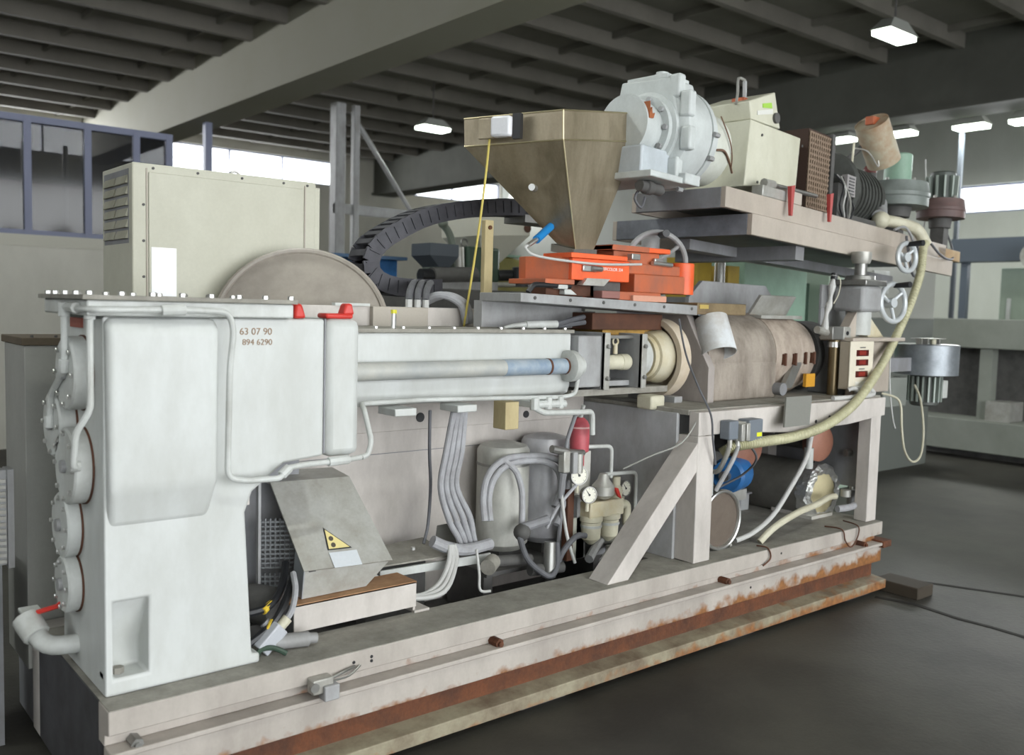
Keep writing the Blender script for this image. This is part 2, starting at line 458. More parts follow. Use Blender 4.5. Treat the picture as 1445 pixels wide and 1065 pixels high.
# factory lamps
lampm = emit('lamp_tube', '#f4fff0', 9)
def lamp(loc, sx, sy, label, grp=None, power=55):
    x, y, z = loc
    t = thing('ceiling_lamp', loc, label, 'lamp', grp)
    M = Matrix.Translation(loc)
    MB(M).hexa([(-sx, -sy, .0), (sx, -sy, 0), (sx, sy, 0), (-sx, sy, 0), (-sx * .5, -sy * .6, .14), (sx * .5, -sy * .6, .14), (sx * .5, sy * .6, .14), (-sx * .5, sy * .6, .14)]).build('reflector', mat('lamp_housing', '#9a9c96', .5), t)
    MB(M).box(-sx * .92, sx * .92, -sy * .9, sy * .9, -.05, 0).build('diffuser', lampm, t)
    MB(M).cyl((0, 0, .12), (0, 0, 5.56 - z), .012, n=6).build('hanger', darkm, t)
    l = bpy.data.lights.new('lamp_glow', 'AREA'); l.shape = 'RECTANGLE'; l.size = sx * 1.8; l.size_y = sy * 1.8; l.energy = power; l.color = (.96, 1, .94)
    lo = bpy.data.objects.new('lamp_glow', l); C.objects.link(lo); lo.location = (x, y, z - .055)
lamp((8.971, 2.665, 4.700), .30, .12, 'bright rectangular hall lamp hanging between the two roof girders')
lamp((8.495, 10.832, 4.700), .3, .16, 'hall lamp glowing above the steel hopper, far down the hall', None, 220)
for k, p in enumerate(((13.072, 5.757, 4.500), (13.202, 4.810, 4.500), (13.386, 3.793, 4.500), (13.474, 3.023, 4.500))):
    lamp(p, .14, .25, 'hall lamp in the row beyond the dark roof girder', 'lamps beyond the dark girder')
for k, (p, lb) in enumerate((((1.3, 2.0, 4.7), 'added unseen fill lamp above the cream cooling cabinet'), ((1.3, -3.0, 4.7), 'added unseen fill lamp over the floor in front of the gearbox'),
                             ((8.6, -3.0, 4.7), 'added unseen fill lamp over the floor beyond the machine end'), ((-4.5, 2.0, 4.7), 'added unseen fill lamp near the left wall'), ((-4.5, -4.0, 4.7), 'added unseen fill lamp near the corner of the loading door'))):
    lamp(p, .3, .14, lb)  # fill lamps added out of view to raise the ambient light

# ================================================================ base frame
LX = 4.31; BY = .93
t = thing('base_frame', (2.1, .6, .03), 'long beige steel base frame with rusted lower beam under the extruder', 'machine base')
fr = MB().prism([(0, .42), (0, .348), (.045, .335), (.045, .302), (.10, .302), (.10, .42)], 'x', 0, LX).build('upper_rail', uprail, t, .003)
lb = MB().prism([(-.022, .302), (-.022, .286), (0, .278), (0, .188), (.05, .18), (.05, .302)], 'x', 0, LX).build('lower_rail', railp, t, .003)
MB().box(.0, LX, .055, .075, .085, .185).build('web', rustm, t)
MB().prism([(-.03, .03), (-.03, .082), (.055, .092), (.11, .092), (.11, .03)], 'x', .0, LX + .02).build('bottom_flange', flangep, t, .003)
MB().box(0, LX, BY - .1, BY, .03, .42).build('rear_rail', beige, t)
MB().box(0, .10, .10, BY - .1, .03, .42).build('end_beam', mat('shaded_end_steel', '#4a4a4d', .6, .1, '#2f2d2c', .7, 8, 1), t)  # darker steel puts the shadow on this end into the colour
MB().box(LX - .1, LX, .10, BY - .1, .20, .42).build('end_beam', uprail, t)
MB().box(LX - .06, LX, .10, BY - .1, .03, .2).build('end_beam', rustm, t)
MB().box(LX - .03, LX + .06, -.03, .14, .272, .312).build('end_tab', rustm, t, .004)
# deck plates, with the open pit for pipework between them
MB().box(0.005, .62, .10, BY - .1, .40, .421).build('deck_plate', deckm, t)
MB().box(.62, 2.55, .10, .235, .40, .421).build('deck_plate', deckm, t)
MB().box(2.55, LX - .005, .10, BY - .1, .40, .421).build('deck_plate', deckm, t)
MB().box(.62, 2.55, .10, .83, .20, .215).build('pit_tray', darkm, t)
MB().box(.003, LX - .003, .001, .10, .4195, .4225).build('rail_dust', deckm, t)
for (x, z) in ((.08, .31), (1.44, .318), (2.86, .318), (4.12, .315)):
    bo = MB(); bo.cyl((x, .045, z - .006), (x, -.006, z - .006), .02, n=6); bo.cyl((x, -.006, z - .006), (x, -.016, z - .006), .011, n=10)
    bo.build('rail_bolt', rustm if x > 1 else steel, t)
for (x, z) in ((.80, .385), (.87, .39), (.87, .375), (3.05, .25), (3.3, .385)):
    MB().cyl((x, .002, z), (x, -.0015, z), .006, n=8).build('drill_hole', black, t)
for (x, y) in ((.35, .1), (1.7, .1), (3.0, .1), (4.1, .1), (.35, .87), (1.7, .87), (3.0, .87), (4.0, .87)):
    MB().box(x - .12, x + .12, y - .08, y + .06, 0, .03).build('foot_pad', darkm, t)
# limit switch on the rail
t = thing('limit_switch', (.68, -.01, .33), 'small grey limit switch with roller lever on the rail front', 'switch')
MB().box(.625, .70, -.045, .0, .325, .375).build('body', galv, t, .004)
MB().box(.66, .715, -.06, -.012, .30, .352).build('housing', greym, t, .004)
MB().cyl((.63, -.05, .352), (.63, -.035, .352), .016).build('roller', steel, t)
MB().tube([(.71, -.02, .36), (.76, -.015, .37), (.80, -.01, .375)], .005, 6, 3).build('lever', steel, t)
MB().tube([(.71, -.02, .35), (.77, -.02, .352), (.82, -.01, .375)], .004, 6, 3).build('lever', steel, t)

# ================================================================ main gearbox
t = thing('main_gearbox', (.45, .45, .42), 'tall white cast gearbox with round bolted covers on its end', 'gearbox')
hs = MB().prism([(.02, .421), (.505, .421), (.505, .455), (.478, .455), (.452, .93), (.476, .995), (.585, 1.078), (.73, 1.092), (.73, 1.555), (.02, 1.555)], 'y', .10, .57)
hs = hs.build('housing', white, t)
ct = MB().prism([(.05, .708), (.118, .708), (.2, .56), (.2, .474), (.05, .474)], 'x', .043, .147)
cut(hs, ct)
bv = hs.modifiers.new('bevel', 'BEVEL'); bv.width = .014; bv.segments = 3; bv.limit_method = 'ANGLE'; bv.angle_limit = math.radians(35)
hs.data.polygons.foreach_set('use_smooth', [True] * len(hs.data.polygons)); hs.data.set_sharp_from_angle(angle=math.radians(40))
bg_ = MB(); N6 = [(.2, .915), (.099, .93), (.058, 1.05), (.058, 1.52), (.085, 1.552), (.2, 1.552)]
XL = [.03, .03, .022, .022, .022, .022]; XR = [.33, .33, .352, .352, .352, .352]
bg_.add([(XL[i_], y_, z_) for i_, (y_, z_) in enumerate(N6)] + [(XR[i_], y_, z_) for i_, (y_, z_) in enumerate(N6)],
        [tuple(range(6))[::-1], tuple(range(6, 12))] + [(i_, (i_ + 1) % 6, 6 + (i_ + 1) % 6, 6 + i_) for i_ in range(6)])
o_ = bg_.build('front_bulge', white, t, .03); o_.modifiers['bevel'].segments = 4; o_.modifiers['bevel'].angle_limit = math.radians(15)
o_.data.polygons.foreach_set('use_smooth', [True] * len(o_.data.polygons))
MB().box(.73, .862, .085, .62, 1.085, 1.557).build('end_block', white, t, .028)
MB().box(.728, .7335, .0985, .57, 1.10, 1.556).build('seam', dgrey, t)
MB().box(-.03, .602, .07, .56, 1.556, 1.602).build('top_frame', white2, t, .006)
tp = MB().box(-.045, .61, .055, .575, 1.602, 1.616).build('top_cover', deckm, t, .002)
copies('cover_bolt', hexbolt(.011, .010), bright, tp, [(-.02 + .088 * i, y, 1.616) for i in range(8) for y in (.08, .55)] + [(-.025, y, 1.616) for y in (.2, .32, .44)])
MB().box(.02, .03, .12, .155, .474, .49).build('pocket_ledge', deckm, t)
MB().cyl((.07, .15, .474), (.07, .15, .492), .018, n=6).build('pocket_bolt', deckm, t)
# round covers on the end face
for (y, z, r, d) in ((.30, 1.378, .112, .065), (.47, 1.205, .106, .065), (.31, 1.093, .118, .065), (.42, .888, .104, .055), (.405, .70, .090, .055)):
    c = MB().lathe((.03, y, z), (-1, 0, 0), [(0, r), (d - .006, r), (d, r - .006), (d, .01)], 40).build('round_cover', white2, t)
    MB().lathe((.03, y, z), (-1, 0, 0), [(0, r + .004), (.016, r + .004)], 36).build('gasket', brown, c)
    me_b = hexbolt(.008, .008)
    copies('cover_bolt', me_b, bright, c, [((.03 - d, y + (r - .018) * math.cos(k * math.pi / 4), z + (r - .018) * math.sin(k * math.pi / 4)), RLX) for k in range(8)])
    MB().cyl((.03 - d, y, z), (.018 - d, y, z), .02, n=12).build('hub_plug', greym, c)
MB().box(.012, .02, .30, .42, 1.515, 1.545).build('nameplate', mat('faded_red_plate', '#8d4a3c', .6), t)
# lubrication pipes
pm = white2
MB().bent([(-.045, .255, 1.58), (-.045, .255, 1.395), (-.043, .43, 1.30), (-.043, .45, 1.21), (-.03, .45, 1.21)], .010, .02).build('oil_pipe', pm, t)
MB().bent([(-.012, .11, 1.57), (-.012, .11, 1.285), (-.045, .14, 1.215), (-.045, .17, 1.11), (-.025, .19, 1.11)], .010, .02).build('oil_pipe', pm, t)
MB().bent([(-.045, .255, 1.578), (-.035, .09, 1.575), (-.012, .045, 1.574), (.23, .035, 1.578), (.368, .035, 1.575), (.385, .035, 1.52), (.372, .035, 1.40), (.366, .035, 1.06), (.43, .035, 1.045), (.545, .035, 1.043), (.565, .05, 1.07), (.64, .06, 1.075), (.80, .07, 1.075), (.86, .07, 1.08)], .0095, .03).build('oil_pipe', pm, t)
ft = MB()
for a, b_ in (((-.045, .255, 1.592), (-.045, .255, 1.55)), ((-.045, .255, 1.425), (-.044, .27, 1.385)), ((-.012, .11, 1.58), (-.012, .11, 1.545)), ((.165, .036, 1.574), (.235, .035, 1.578)), ((.55, .045, 1.05), (.58, .05, 1.072)), ((.73, .066, 1.075), (.81, .07, 1.077)), ((-.043, .45, 1.235), (-.043, .45, 1.195)), ((-.043, .20, 1.578), (-.04, .14, 1.577)), ((-.05, .19, 1.11), (-.02, .19, 1.11))):
    q = MB().cyl(a, b_, .0165, n=8).build('pipe_fitting', white2, t, .002)
# red lifting lugs
t2 = MB().box(.735, .84, .10, .17, 1.557, 1.575).build('lifting_lug', redp, t, .008)
MB().hexa([(.80, .10, 1.57), (.845, .10, 1.57), (.845, .15, 1.57), (.80, .15, 1.57), (.812, .105, 1.61), (.838, .105, 1.61), (.838, .145, 1.61), (.812, .145, 1.61)]).build('lug_horn', redp, t2, .008)
t2 = MB().hexa([(.615, .09, 1.556), (.66, .09, 1.556), (.66, .15, 1.556), (.615, .15, 1.556), (.622, .10, 1.606), (.648, .10, 1.606), (.648, .14, 1.606), (.622, .14, 1.606)]).build('lifting_lug', redp, t, .010)
# drain elbow and valve
MB().bent([(.03, .40, .50), (-.07, .42, .50), (-.10, .50, .56)], .03, .05, 14).build('drain_elbow', white2, t)
MB().cyl((-.085, .455, .53), (-.11, .51, .58), .042, n=12).build('drain_valve', white2, t, .004)
MB().box(-.12, -.06, .50, .56, .585, .60).build('valve_cap', white2, t, .004)
MB().tube([(-.09, .50, .59), (-.03, .44, .62), (.0, .40, .66)], .008, 6).build('valve_lever', redp, t)
stm = mat('faded_brown_stencil', '#8f755c', .7)
text('stencil_lettering', '63 07 90', .031, stm, t, (.485, .0985, 1.512), RX)
text('stencil_lettering', '894 6290', .027, stm, t, (.49, .0985, 1.478), RX)
MB().box(.45, .51, .2, .23, .93, .965).build('side_lug', beige, t)

# ================================================================ lantern housing between gearbox and barrel
t = thing('lantern_housing', (1.5, .55, 1.2), 'long white rectangular housing with a tie rod along its front', 'machine housing')
MB().prism([(.40, 1.50), (.40, 1.26), (.415, 1.225), (.46, 1.205), (.76, 1.205), (.76, 1.50)], 'x', .862, 2.15).build('casing', white, t, .008)
tp = MB().box(.862, 2.155, .385, .77, 1.50, 1.516).build('top_cover', deckm, t, .002)
copies('cover_bolt', hexbolt(.009, .008), bright, tp, [(.99 + .125 * i, .41, 1.516) for i in range(10)])
rod = mat('worn_grey_rod', '#b6b6af', .5, 0, '#8f959a', .6, 7, 1)
MB().lathe((.862, .365, 1.352), (1, 0, 0), [(0, .036), (1.22, .035)], 28).build('tie_rod', rod, t)
MB().lathe((1.72, .365, 1.352), (1, 0, 0), [(0, .0362), (.36, .0358)], 28).build('blue_section', mat('worn_blue_rod', '#a3adb5', .5, 0, '#6f87a0', .9, 9, 1), t)
for x in (1.97, 2.075): MB().lathe((x, .365, 1.352), (1, 0, 0), [(0, .0372), (.012, .0372)], 28).build('rust_ring', rustm, t)
MB().lathe((.858, .365, 1.352), (1, 0, 0), [(0, .078), (.035, .078), (.055, .06), (.075, .05)], 28).build('rod_collar', white, t)
MB().lathe((2.085, .365, 1.352), (1, 0, 0), [(0, .05), (.012, .072), (.045, .072), (.05, .048), (.09, .045), (.095, .03)], 28).build('rod_nut', white2, t)
for x in (1.16, 1.46, 1.86): MB().box(x, x + .10, .33, .46, 1.175, 1.205).build('foot_bracket', white, t, .004)
MB().box(1.725, 1.80, .345, .43, 1.085, 1.205).build('wooden_packer', wood, t, .003)
MB().cyl((1.19, .40, 1.517), (1.19, .40, 1.575), .010, n=10).build('grease_nipple', bright, t)
MB().cyl((1.19, .40, 1.575), (1.19, .40, 1.59), .012, n=10).build('nipple_cap', mat('yellow_cap', '#d5cf3a', .4), t)
for (x, r) in ((1.88, .022), (1.96, .018), (2.03, .018)):
    MB().cyl((x, .335, 1.22), (x, .335, 1.165), r, n=8).build('pipe_tee', white2, t, .003)
MB().bent([(1.88, .335, 1.175), (1.93, .335, 1.15), (2.18, .335, 1.14), (2.24, .34, 1.14), (2.25, .345, 1.03)], .013, .03).build('drop_pipe', white2, t)
MB().cyl((1.88, .335, 1.19), (2.06, .335, 1.185), .017, n=10).build('pipe_manifold', white2, t)

MB().bent([(.862, .07, 1.08), (.885, .07, 1.085), (.90, .07, 1.13), (.915, .15, 1.235), (.98, .28, 1.24), (1.3, .34, 1.235), (2.06, .34, 1.215), (2.13, .34, 1.225), (2.15, .35, 1.29)], .0095, .03).build('oil_pipe', white2, t)

# ================================================================ beige rear machine frame seen under the housing
t = thing('side_frame', (1.75, .84, .421), 'large flat beige frame panel with dark bolt hole under the white housing', 'machine frame')
MB().prism([(.87, .43), (1.68, .43), (1.70, .58), (2.62, .60), (2.62, 1.215), (.87, 1.215)], 'y', .80, .86).build('panel', beige, t, .004)
MB().box(.87, 2.62, .79, .80, 1.045, 1.205).build('upper_plate', beige, t, .003)
MB().box(.87, 2.62, .797, .801, .945, .948).build('seam', dgrey, t)
MB().cyl((1.585, .791, 1.10), (1.585, .786, 1.10), .022, n=20).build('bolt_hole', black, t)
MB().cyl((2.22, .791, 1.08), (2.22, .786, 1.08), .018, n=20).build('bolt_hole', black, t)
t = thing('upper_trough', (1.9, .9, 1.216), 'grey sheet trough behind the white housing carrying cables', 'cable trough')
MB().box(.95, 2.62, .82, .85, 1.516, 1.60).build('front_sheet', beige, t)
MB().box(.95, 2.62, .85, 1.15, 1.216, 1.52).build('bed', beige, t)
MB().box(1.33, 1.62, .79, .82, 1.5, 1.60).build('terminal_box', mat('trough_box_paint', '#a9a297', .6), t, .003)
MB().box(1.15, 1.32, .80, .83, 1.6, 1.612).build('edge_strip', white2, t)
for x in (1.52, 1.565, 1.61):
    MB().cyl((x, .80, 1.60), (x, .80, 1.635), .016, n=10).build('cable_gland', whose, t)

# ================================================================ coupling between housing and barrel
t = thing('coupling_clamp', (2.4, .5, 1.22), 'grey bolted split coupling with short cream shaft ahead of the barrel', 'coupling')
MB().box(2.16, 2.31, .36, .68, 1.25, 1.49).build('clamp_block', greym, t, .006)
p1 = MB().box(2.31, 2.345, .34, .70, 1.235, 1.505).build('flange_plate', greym, t, .004)
MB().box(2.31, 2.345, .339, .36, 1.235, 1.505).build('flange_edge', galv, t, .002)
p2 = MB().box(2.565, 2.60, .34, .70, 1.235, 1.50).build('flange_plate', greym, t, .004)
MB().box(2.565, 2.60, .339, .36, 1.235, 1.50).build('flange_edge', galv, t, .002)
copies('flange_bolt', hexbolt(.011, .012), steel, t, [((x, .339, z), RX) for x in (2.327, 2.582) for z in (1.29, 1.44)])
MB().box(2.345, 2.565, .55, .7, 1.25, 1.48).build('rear_bridge', darkm, t)
MB().box(2.345, 2.565, .40, .60, 1.475, 1.49).build('top_strap', steel, t)
MB().box(2.345, 2.565, .42, .66, 1.245, 1.27).build('bottom_strap', greym, t)
for z in (1.36,):
    MB().lathe((2.34, .42, z), (1, 0, 0), [(0, .036), (.15, .036), (.152, .04), (.2, .04), (.21, .034)], 20).build('shaft', cream, t)
MB().cyl((2.46, .42, 1.40), (2.46, .42, 1.45), .012).build('eye_bolt', creamp, t)
MB().torus((2.46, .42, 1.46), (0, 1, 0), .018, .005, 14, 6).build('eye_ring', creamp, t)
MB().lathe((2.66, .5, 1.38), (1, 0, 0), [(0, .105), (.05, .105), (.055, .085), (.07, .085)], 30).build('hub_flange', white2, t)
copies('hub_bolt', hexbolt(.015, .02), creamp, t, [((2.66, .5 + .082 * math.cos(a), 1.38 + .082 * math.sin(a)), RLX) for a in [k * math.pi / 3 + .5 for k in range(6)]])
MB().lathe((2.72, .5, 1.38), (1, 0, 0), [(0, .112), (.03, .112), (.035, .125), (.07, .13), (.12, .14)], 30).build('feed_cone', creamp, t)
MB().box(2.16, 2.83, .40, .72, 1.205, 1.235).build('support_foot', deckm, t)
# ring guard
t = thing('feed_ring', (2.9, .5, 1.14), 'broad pale ring guard around the feed throat of the barrel', 'guard ring')
MB().lathe((2.83, .52, 1.37), (1, 0, 0), [(0, .175), (0, .205), (.075, .205), (.075, .175), (0, .175)], 44, cap=False).build('rim', mat('pale_ring_paint', '#cbbfae', .5, 0, '#b09d7a', .5, 8, 1), t)
MB().lathe((2.885, .52, 1.37), (1, 0, 0), [(0, .18), (.02, .18)], 44).build('back_plate', mat('pale_ring_paint', '#cbbfae'), t)
MB().hexa([(2.84, .40, 1.36), (2.88, .40, 1.36), (2.88, .52, 1.36), (2.84, .52, 1.36), (2.84, .40, 1.375), (2.88, .40, 1.375), (2.88, .52, 1.375), (2.84, .52, 1.375)]).build('web', cream, t)
MB().box(2.84, 2.9, .36, .68, 1.135, 1.18).build('foot', greym, t)
t = thing('feed_throat', (2.8, .55, 1.5), 'brown rusty feed block under the slide rail', 'feed block')
MB().box(2.34, 2.84, .46, .74, 1.515, 1.595).build('block', brown, t, .004)
MB().box(2.45, 2.82, .50, .72, 1.49, 1.515).build('yellow_seal', mat('stained_yellow', '#b68f45', .6, 0, '#7a5a2a', .6, 14, 1), t)

# ================================================================ barrel
t = thing('barrel', (3.5, .55, 1.14), 'stained grey extruder barrel jacket with clamp bands', 'extruder barrel')
MB().prism([(.27, 1.15), (.27, 1.33), (.43, 1.60), (.60, 1.61), (.80, 1.50), (.80, 1.15)], 'x', 2.99, 3.04).build('end_plate', mat('end_plate_paint', '#a49c97', .5, 0, '#807a75', .5, 8, .5), t, .003)
MB().lathe((3.03, .54, 1.375), (1, 0, 0), [(0, .235), (.60, .235)], 48).build('jacket', barrelm, t)
MB().prism([(.30, 1.15), (.30, 1.34), (.34, 1.40), (.74, 1.40), (.78, 1.34), (.78, 1.15)], 'x', 3.04, 3.62).build('lower_jacket', barrelm, t, .01)
MB().lathe((3.62, .54, 1.375), (1, 0, 0), [(0, .238), (.05, .238), (.06, .228), (.26, .228), (.27, .236), (.33, .236), (.345, .215), (.42, .212)], 48).build('heater_band', barrel2, t)
copies('band_clamp', MB().box(-.012, .012, -.016, .016, -.03, .03).cyl((0, -.02, .035), (0, -.02, -.035), .008, n=8), brown, t,
       [(x, .318, 1.36 + dz) for x, dz in ((3.70, .0), (3.80, .0), (3.90, .005), (3.985, .005))])
fl = MB().hexa([(3.62, .50, 1.60), (3.98, .50, 1.60), (3.98, .52, 1.60), (3.62, .52, 1.60), (3.65, .44, 1.715), (3.99, .44, 1.715), (3.99, .46, 1.72), (3.65, .46, 1.72)]).build('flap', galv, t, .002)
MB().box(3.60, 4.0, .40, .56, 1.585, 1.605).build('flap_base', galv, t, .002)
MB().hexa([(3.68, .29, 1.20), (3.76, .29, 1.20), (3.76, .32, 1.20), (3.68, .32, 1.20), (3.84, .32, 1.37), (3.92, .32, 1.37), (3.92, .35, 1.37), (3.84, .35, 1.37)]).build('strap', steel, t)
MB().cyl((3.62, .30, 1.20), (3.62, .25, 1.20), .035, n=16).build('knob', dgrey, t)
MB().lathe((4.10, .54, 1.375), (1, 0, 0), [(0, .2), (.18, .2)], 40).build('barrel_end', darkm, t)
MB().hexa([(3.90, .29, 1.20), (3.99, .29, 1.20), (3.99, .31, 1.20), (3.90, .31, 1.20), (3.90, .29, 1.275), (3.99, .29, 1.275), (3.99, .31, 1.275), (3.90, .31, 1.275)]).build('orange_tag', mat('amber_plate', '#c9922c', .5), t)
t = thing('outlet_chute', (3.1, .25, 1.4), 'white open sheet metal spout sticking out from the barrel side', 'spout')
p0 = V((3.103, 0.360, 1.578)); d = (V((3.071, 0.270, 1.387)) - p0).normalized()
MB().lathe(p0, d, [(0, .086), (.20, .095), (.20, .09), (.02, .08)], 30, cap=False).build('spout', mat('white_sheet', '#d6dadd', .4, .1, '#9a8a74', .5, 8, 1), t)
MB().lathe(p0 + d * .02, d, [(0, .08), (.004, .08)], 24).build('back_disc', white2, t)
MB().box(3.0, 3.24, .36, .5, 1.595, 1.605).build('mount_sheet', mat('pale_blue_sheet', '#a9b6c2', .4, .2), t)

# ================================================================ support table under the barrel
t = thing('barrel_stand', (3.5, .5, .421), 'open beige support stand with diagonal brace under the barrel', 'machine stand')
MB().prism([(2.645, 1.144), (4.34, 1.144), (4.34, 1.04), (3.95, 1.01), (3.4, 1.0), (2.9, 1.035), (2.645, 1.03)], 'y', .04, .10).build('top_beam', beige, t, .004)
MB().box(2.645, 2.765, .04, .16, .424, 1.03).build('leg', beige, t, .004)
MB().box(4.195, 4.30, .04, .12, .424, 1.04).build('leg', beige, t, .004)
MB().box(4.19, 4.30, .72, .82, .424, 1.04).build('leg', beige, t, .004)
MB().hexa([(2.07, .04, .421), (2.20, .04, .421), (2.20, .16, .421), (2.07, .16, .421), (2.645, .04, 1.0), (2.645, .04, .865), (2.645, .16, .865), (2.645, .16, 1.0)]).build('brace', beige, t, .004)
MB().box(2.63, 2.65, .16, .84, .421, 1.13).build('end_panel', mat('dusty_slate_panel', '#b2b3b5', .65, 0, '#8b8884', .6, 6, .6), t, .003)
MB().box(2.64, 4.39, .10, .92, 1.125, 1.150).build('top_plate', deckm, t, .003)
MB().box(4.275, 4.295, .12, .72, .60, 1.125).build('end_panel', dgrey, t)
MB().box(2.66, 4.30, .83, .85, .424, 1.125).build('rear_panel', darkm, t)
MB().box(2.60, 2.70, .30, .40, 1.131, 1.20).build('pad', cream, t, .01)
copies('beam_hole', MB().cyl((0, 0, 0), (0, -.002, 0), .010, n=10), black, t, [(3.42, .0395, 1.055), (3.5, .0395, 1.085), (3.62, .0395, 1.045), (3.75, .0395, 1.062), (3.92, .0395, 1.07)])
MB().hexa([(3.20, -.05, 1.05), (3.42, -.05, 1.05), (3.42, -.04, 1.05), (3.20, -.04, 1.05), (3.31, .02, 1.19), (3.54, .02, 1.19), (3.54, .03, 1.19), (3.31, .03, 1.19)]).build('drip_flap', mat('drip_sheet', '#83837d', .5, .3), t)
# connector boxes on the beam
t = thing('junction_box', (2.86, .01, .99), 'grey double connector box with yellow label on the stand beam', 'connector box')
MB().box(2.80, 2.87, -.02, .04, 1.01, 1.10).build('body', mat('blue_grey_plastic', '#6d747c', .5), t, .006)
MB().box(2.94, 3.05, -.03, .04, .995, 1.10).build('body', mat('blue_grey_plastic', '#6d747c', .5), t, .006)
for x in (2.875, 2.915):
    MB().box(x, x + .028, -.035, .02, 1.0, 1.085).build('latch', galv, t, .004)
MB().box(2.87, 2.95, -.01, .04, 1.0, 1.09).build('bridge', galv, t)
MB().box(3.0, 3.04, -.0312, -.03, 1.015, 1.035).build('yellow_label', mat('bright_yellow_label', '#d8dc2e', .5), t)
for x in (2.83, 2.89, 2.93): MB().cyl((x, .0, 1.01), (x, .0, .97), .012, n=8).build('gland', galv, t)

# ================================================================ slide rail, gates, hopper above the barrel
t = thing('slide_rail', (2.4, .5, 1.6), 'grey flat slide rail lying over the coupling', 'rail')
MB().hexa([(1.78, .33, 1.636), (2.955, .33, 1.596), (2.955, .62, 1.596), (1.78, .62, 1.636), (1.78, .33, 1.675), (2.955, .33, 1.645), (2.955, .62, 1.645), (1.78, .62, 1.675)]).build('bar', greym, t, .003)
copies('rail_screw', MB().cyl((0, 0, 0), (0, -.003, 0), .008, n=8), darkm, t, [(1.86 + .21 * i, .330, 1.655 - .0054 * i) for i in range(6)])
MB().box(2.955, 3.36, .33, .6, 1.60, 1.66).build('bronze_end', bronze, t, .004)
MB().box(2.97, 3.04, .326, .33, 1.63, 1.65).build('brass_tag', mat('brass', '#cdb46a', .4, .4), t)
MB().box(1.78, 2.4, .6, .66, 1.52, 1.64).build('rear_leg', greym, t)
MB().box(2.0, 2.34, .62, .75, 1.517, 1.6).build('bearer', galv, t)

t = thing('slide_gate', (2.3, .5, 1.72), 'bright orange slide gate with white lettering under the hopper', 'slide gate')
MB().box(2.14, 2.52, .40, .56, 1.745, 1.845).build('gate_body', orange, t, .004)
MB().box(2.12, 2.49, .385, .58, 1.845, 1.868).build('top_flange', orange, t, .003)
MB().hexa([(2.03, .60, 1.745), (2.14, .42, 1.745), (2.15, .56, 1.745), (2.04, .66, 1.745), (2.03, .60, 1.85), (2.14, .42, 1.85), (2.15, .56, 1.85), (2.04, .66, 1.85)]).build('side_body', rorange, t, .003)
MB().box(1.98, 2.16, .40, .66, 1.722, 1.745).build('bottom_flange', rorange, t, .003)
MB().box(2.47, 2.80, .46, .66, 1.77, 1.90).build('rear_body', rorange, t, .004)
MB().box(2.44, 2.86, .44, .68, 1.90, 1.925).build('rear_flange', orange, t, .004)
MB().hexa([(2.44, .44, 1.90), (2.70, .44, 1.90), (2.70, .68, 1.90), (2.44, .68, 1.90), (2.44, .438, 1.9255), (2.70, .438, 1.9255), (2.70, .68, 1.9255), (2.44, .68, 1.9255)]).build('flange_wear', rorange, t)
pl = MB().box(2.20, 2.29, .388, .40, 1.785, 1.815).build('clevis', bright, t, .004)
MB().cyl((2.25, .385, 1.80), (2.315, .385, 1.80), .013, n=10).build('actuator_rod', steel, t)
text('lettering', 'MERCOLOR 334', .0205, mat('white_lettering', '#f0eee8', .5), t, (2.40, .399, 1.802), RX)
MB().hexa([(2.19, .38, 1.722), (2.33, .38, 1.722), (2.33, .42, 1.722), (2.19, .42, 1.722), (2.22, .38, 1.755), (2.37, .38, 1.755), (2.37, .42, 1.755), (2.22, .42, 1.755)]).build('tilt_plate', galv, t)
MB().box(2.30, 2.50, .44, .60, 1.675, 1.745).build('spout', darkm, t)
MB().box(2.52, 2.58, .385, .42, 1.855, 1.885).build('chrome_clamp', bright, t, .004)
MB().box(2.74, 2.80, .435, .45, 1.845, 1.875).build('chrome_clamp', bright, t, .004)
MB().bent([(2.72, .435, 1.85), (2.86, .43, 1.845)], .012).build('latch_handle', bright, t)

t = thing('bearing_arm', (2.8, .5, 1.66), 'worn orange swing arm with round boss beside the slide gate', 'swing arm')
MB().box(2.53, 2.98, .44, .60, 1.79, 1.842).build('upper_arm', rorange, t, .005)
MB().box(2.58, 2.98, .42, .60, 1.70, 1.79).build('lower_arm', rorange, t, .005)
MB().lathe((2.99, .47, 1.70), (0, 0, 1), [(0, .062), (.158, .062), (.162, .058)], 30).build('boss', orange, t)
MB().box(2.42, 2.72, .37, .62, 1.66, 1.70).build('base_plate', rorange, t, .004)
MB().box(2.50, 2.74, .35, .40, 1.655, 1.685).build('front_strip', mat('pale_pink_strip', '#c9937c', .6), t, .003)
MB().box(2.30, 2.42, .36, .42, 1.665, 1.70).build('foot', mat('red_brown_foot', '#8a5f58', .6), t, .003)
t = thing('dark_linkage', (2.05, .45, 1.675), 'black bent linkage lying on the slide rail beneath the gate', 'linkage')
MB().bent([(1.88, .40, 1.68), (1.91, .40, 1.715), (2.15, .42, 1.715)], .012, .02).build('bar', black, t)
MB().box(2.02, 2.32, .44, .54, 1.672, 1.722).build('slide_shoe', brown, t)
MB().box(2.06, 2.12, .40, .44, 1.70, 1.72).build('white_clip', white2, t, .004)
MB().hexa([(2.10, .40, 1.676), (2.18, .40, 1.676), (2.18, .44, 1.676), (2.10, .44, 1.676), (2.10, .40, 1.70), (2.14, .40, 1.70), (2.14, .44, 1.70), (2.10, .44, 1.70)]).build('white_clip', white2, t, .004)

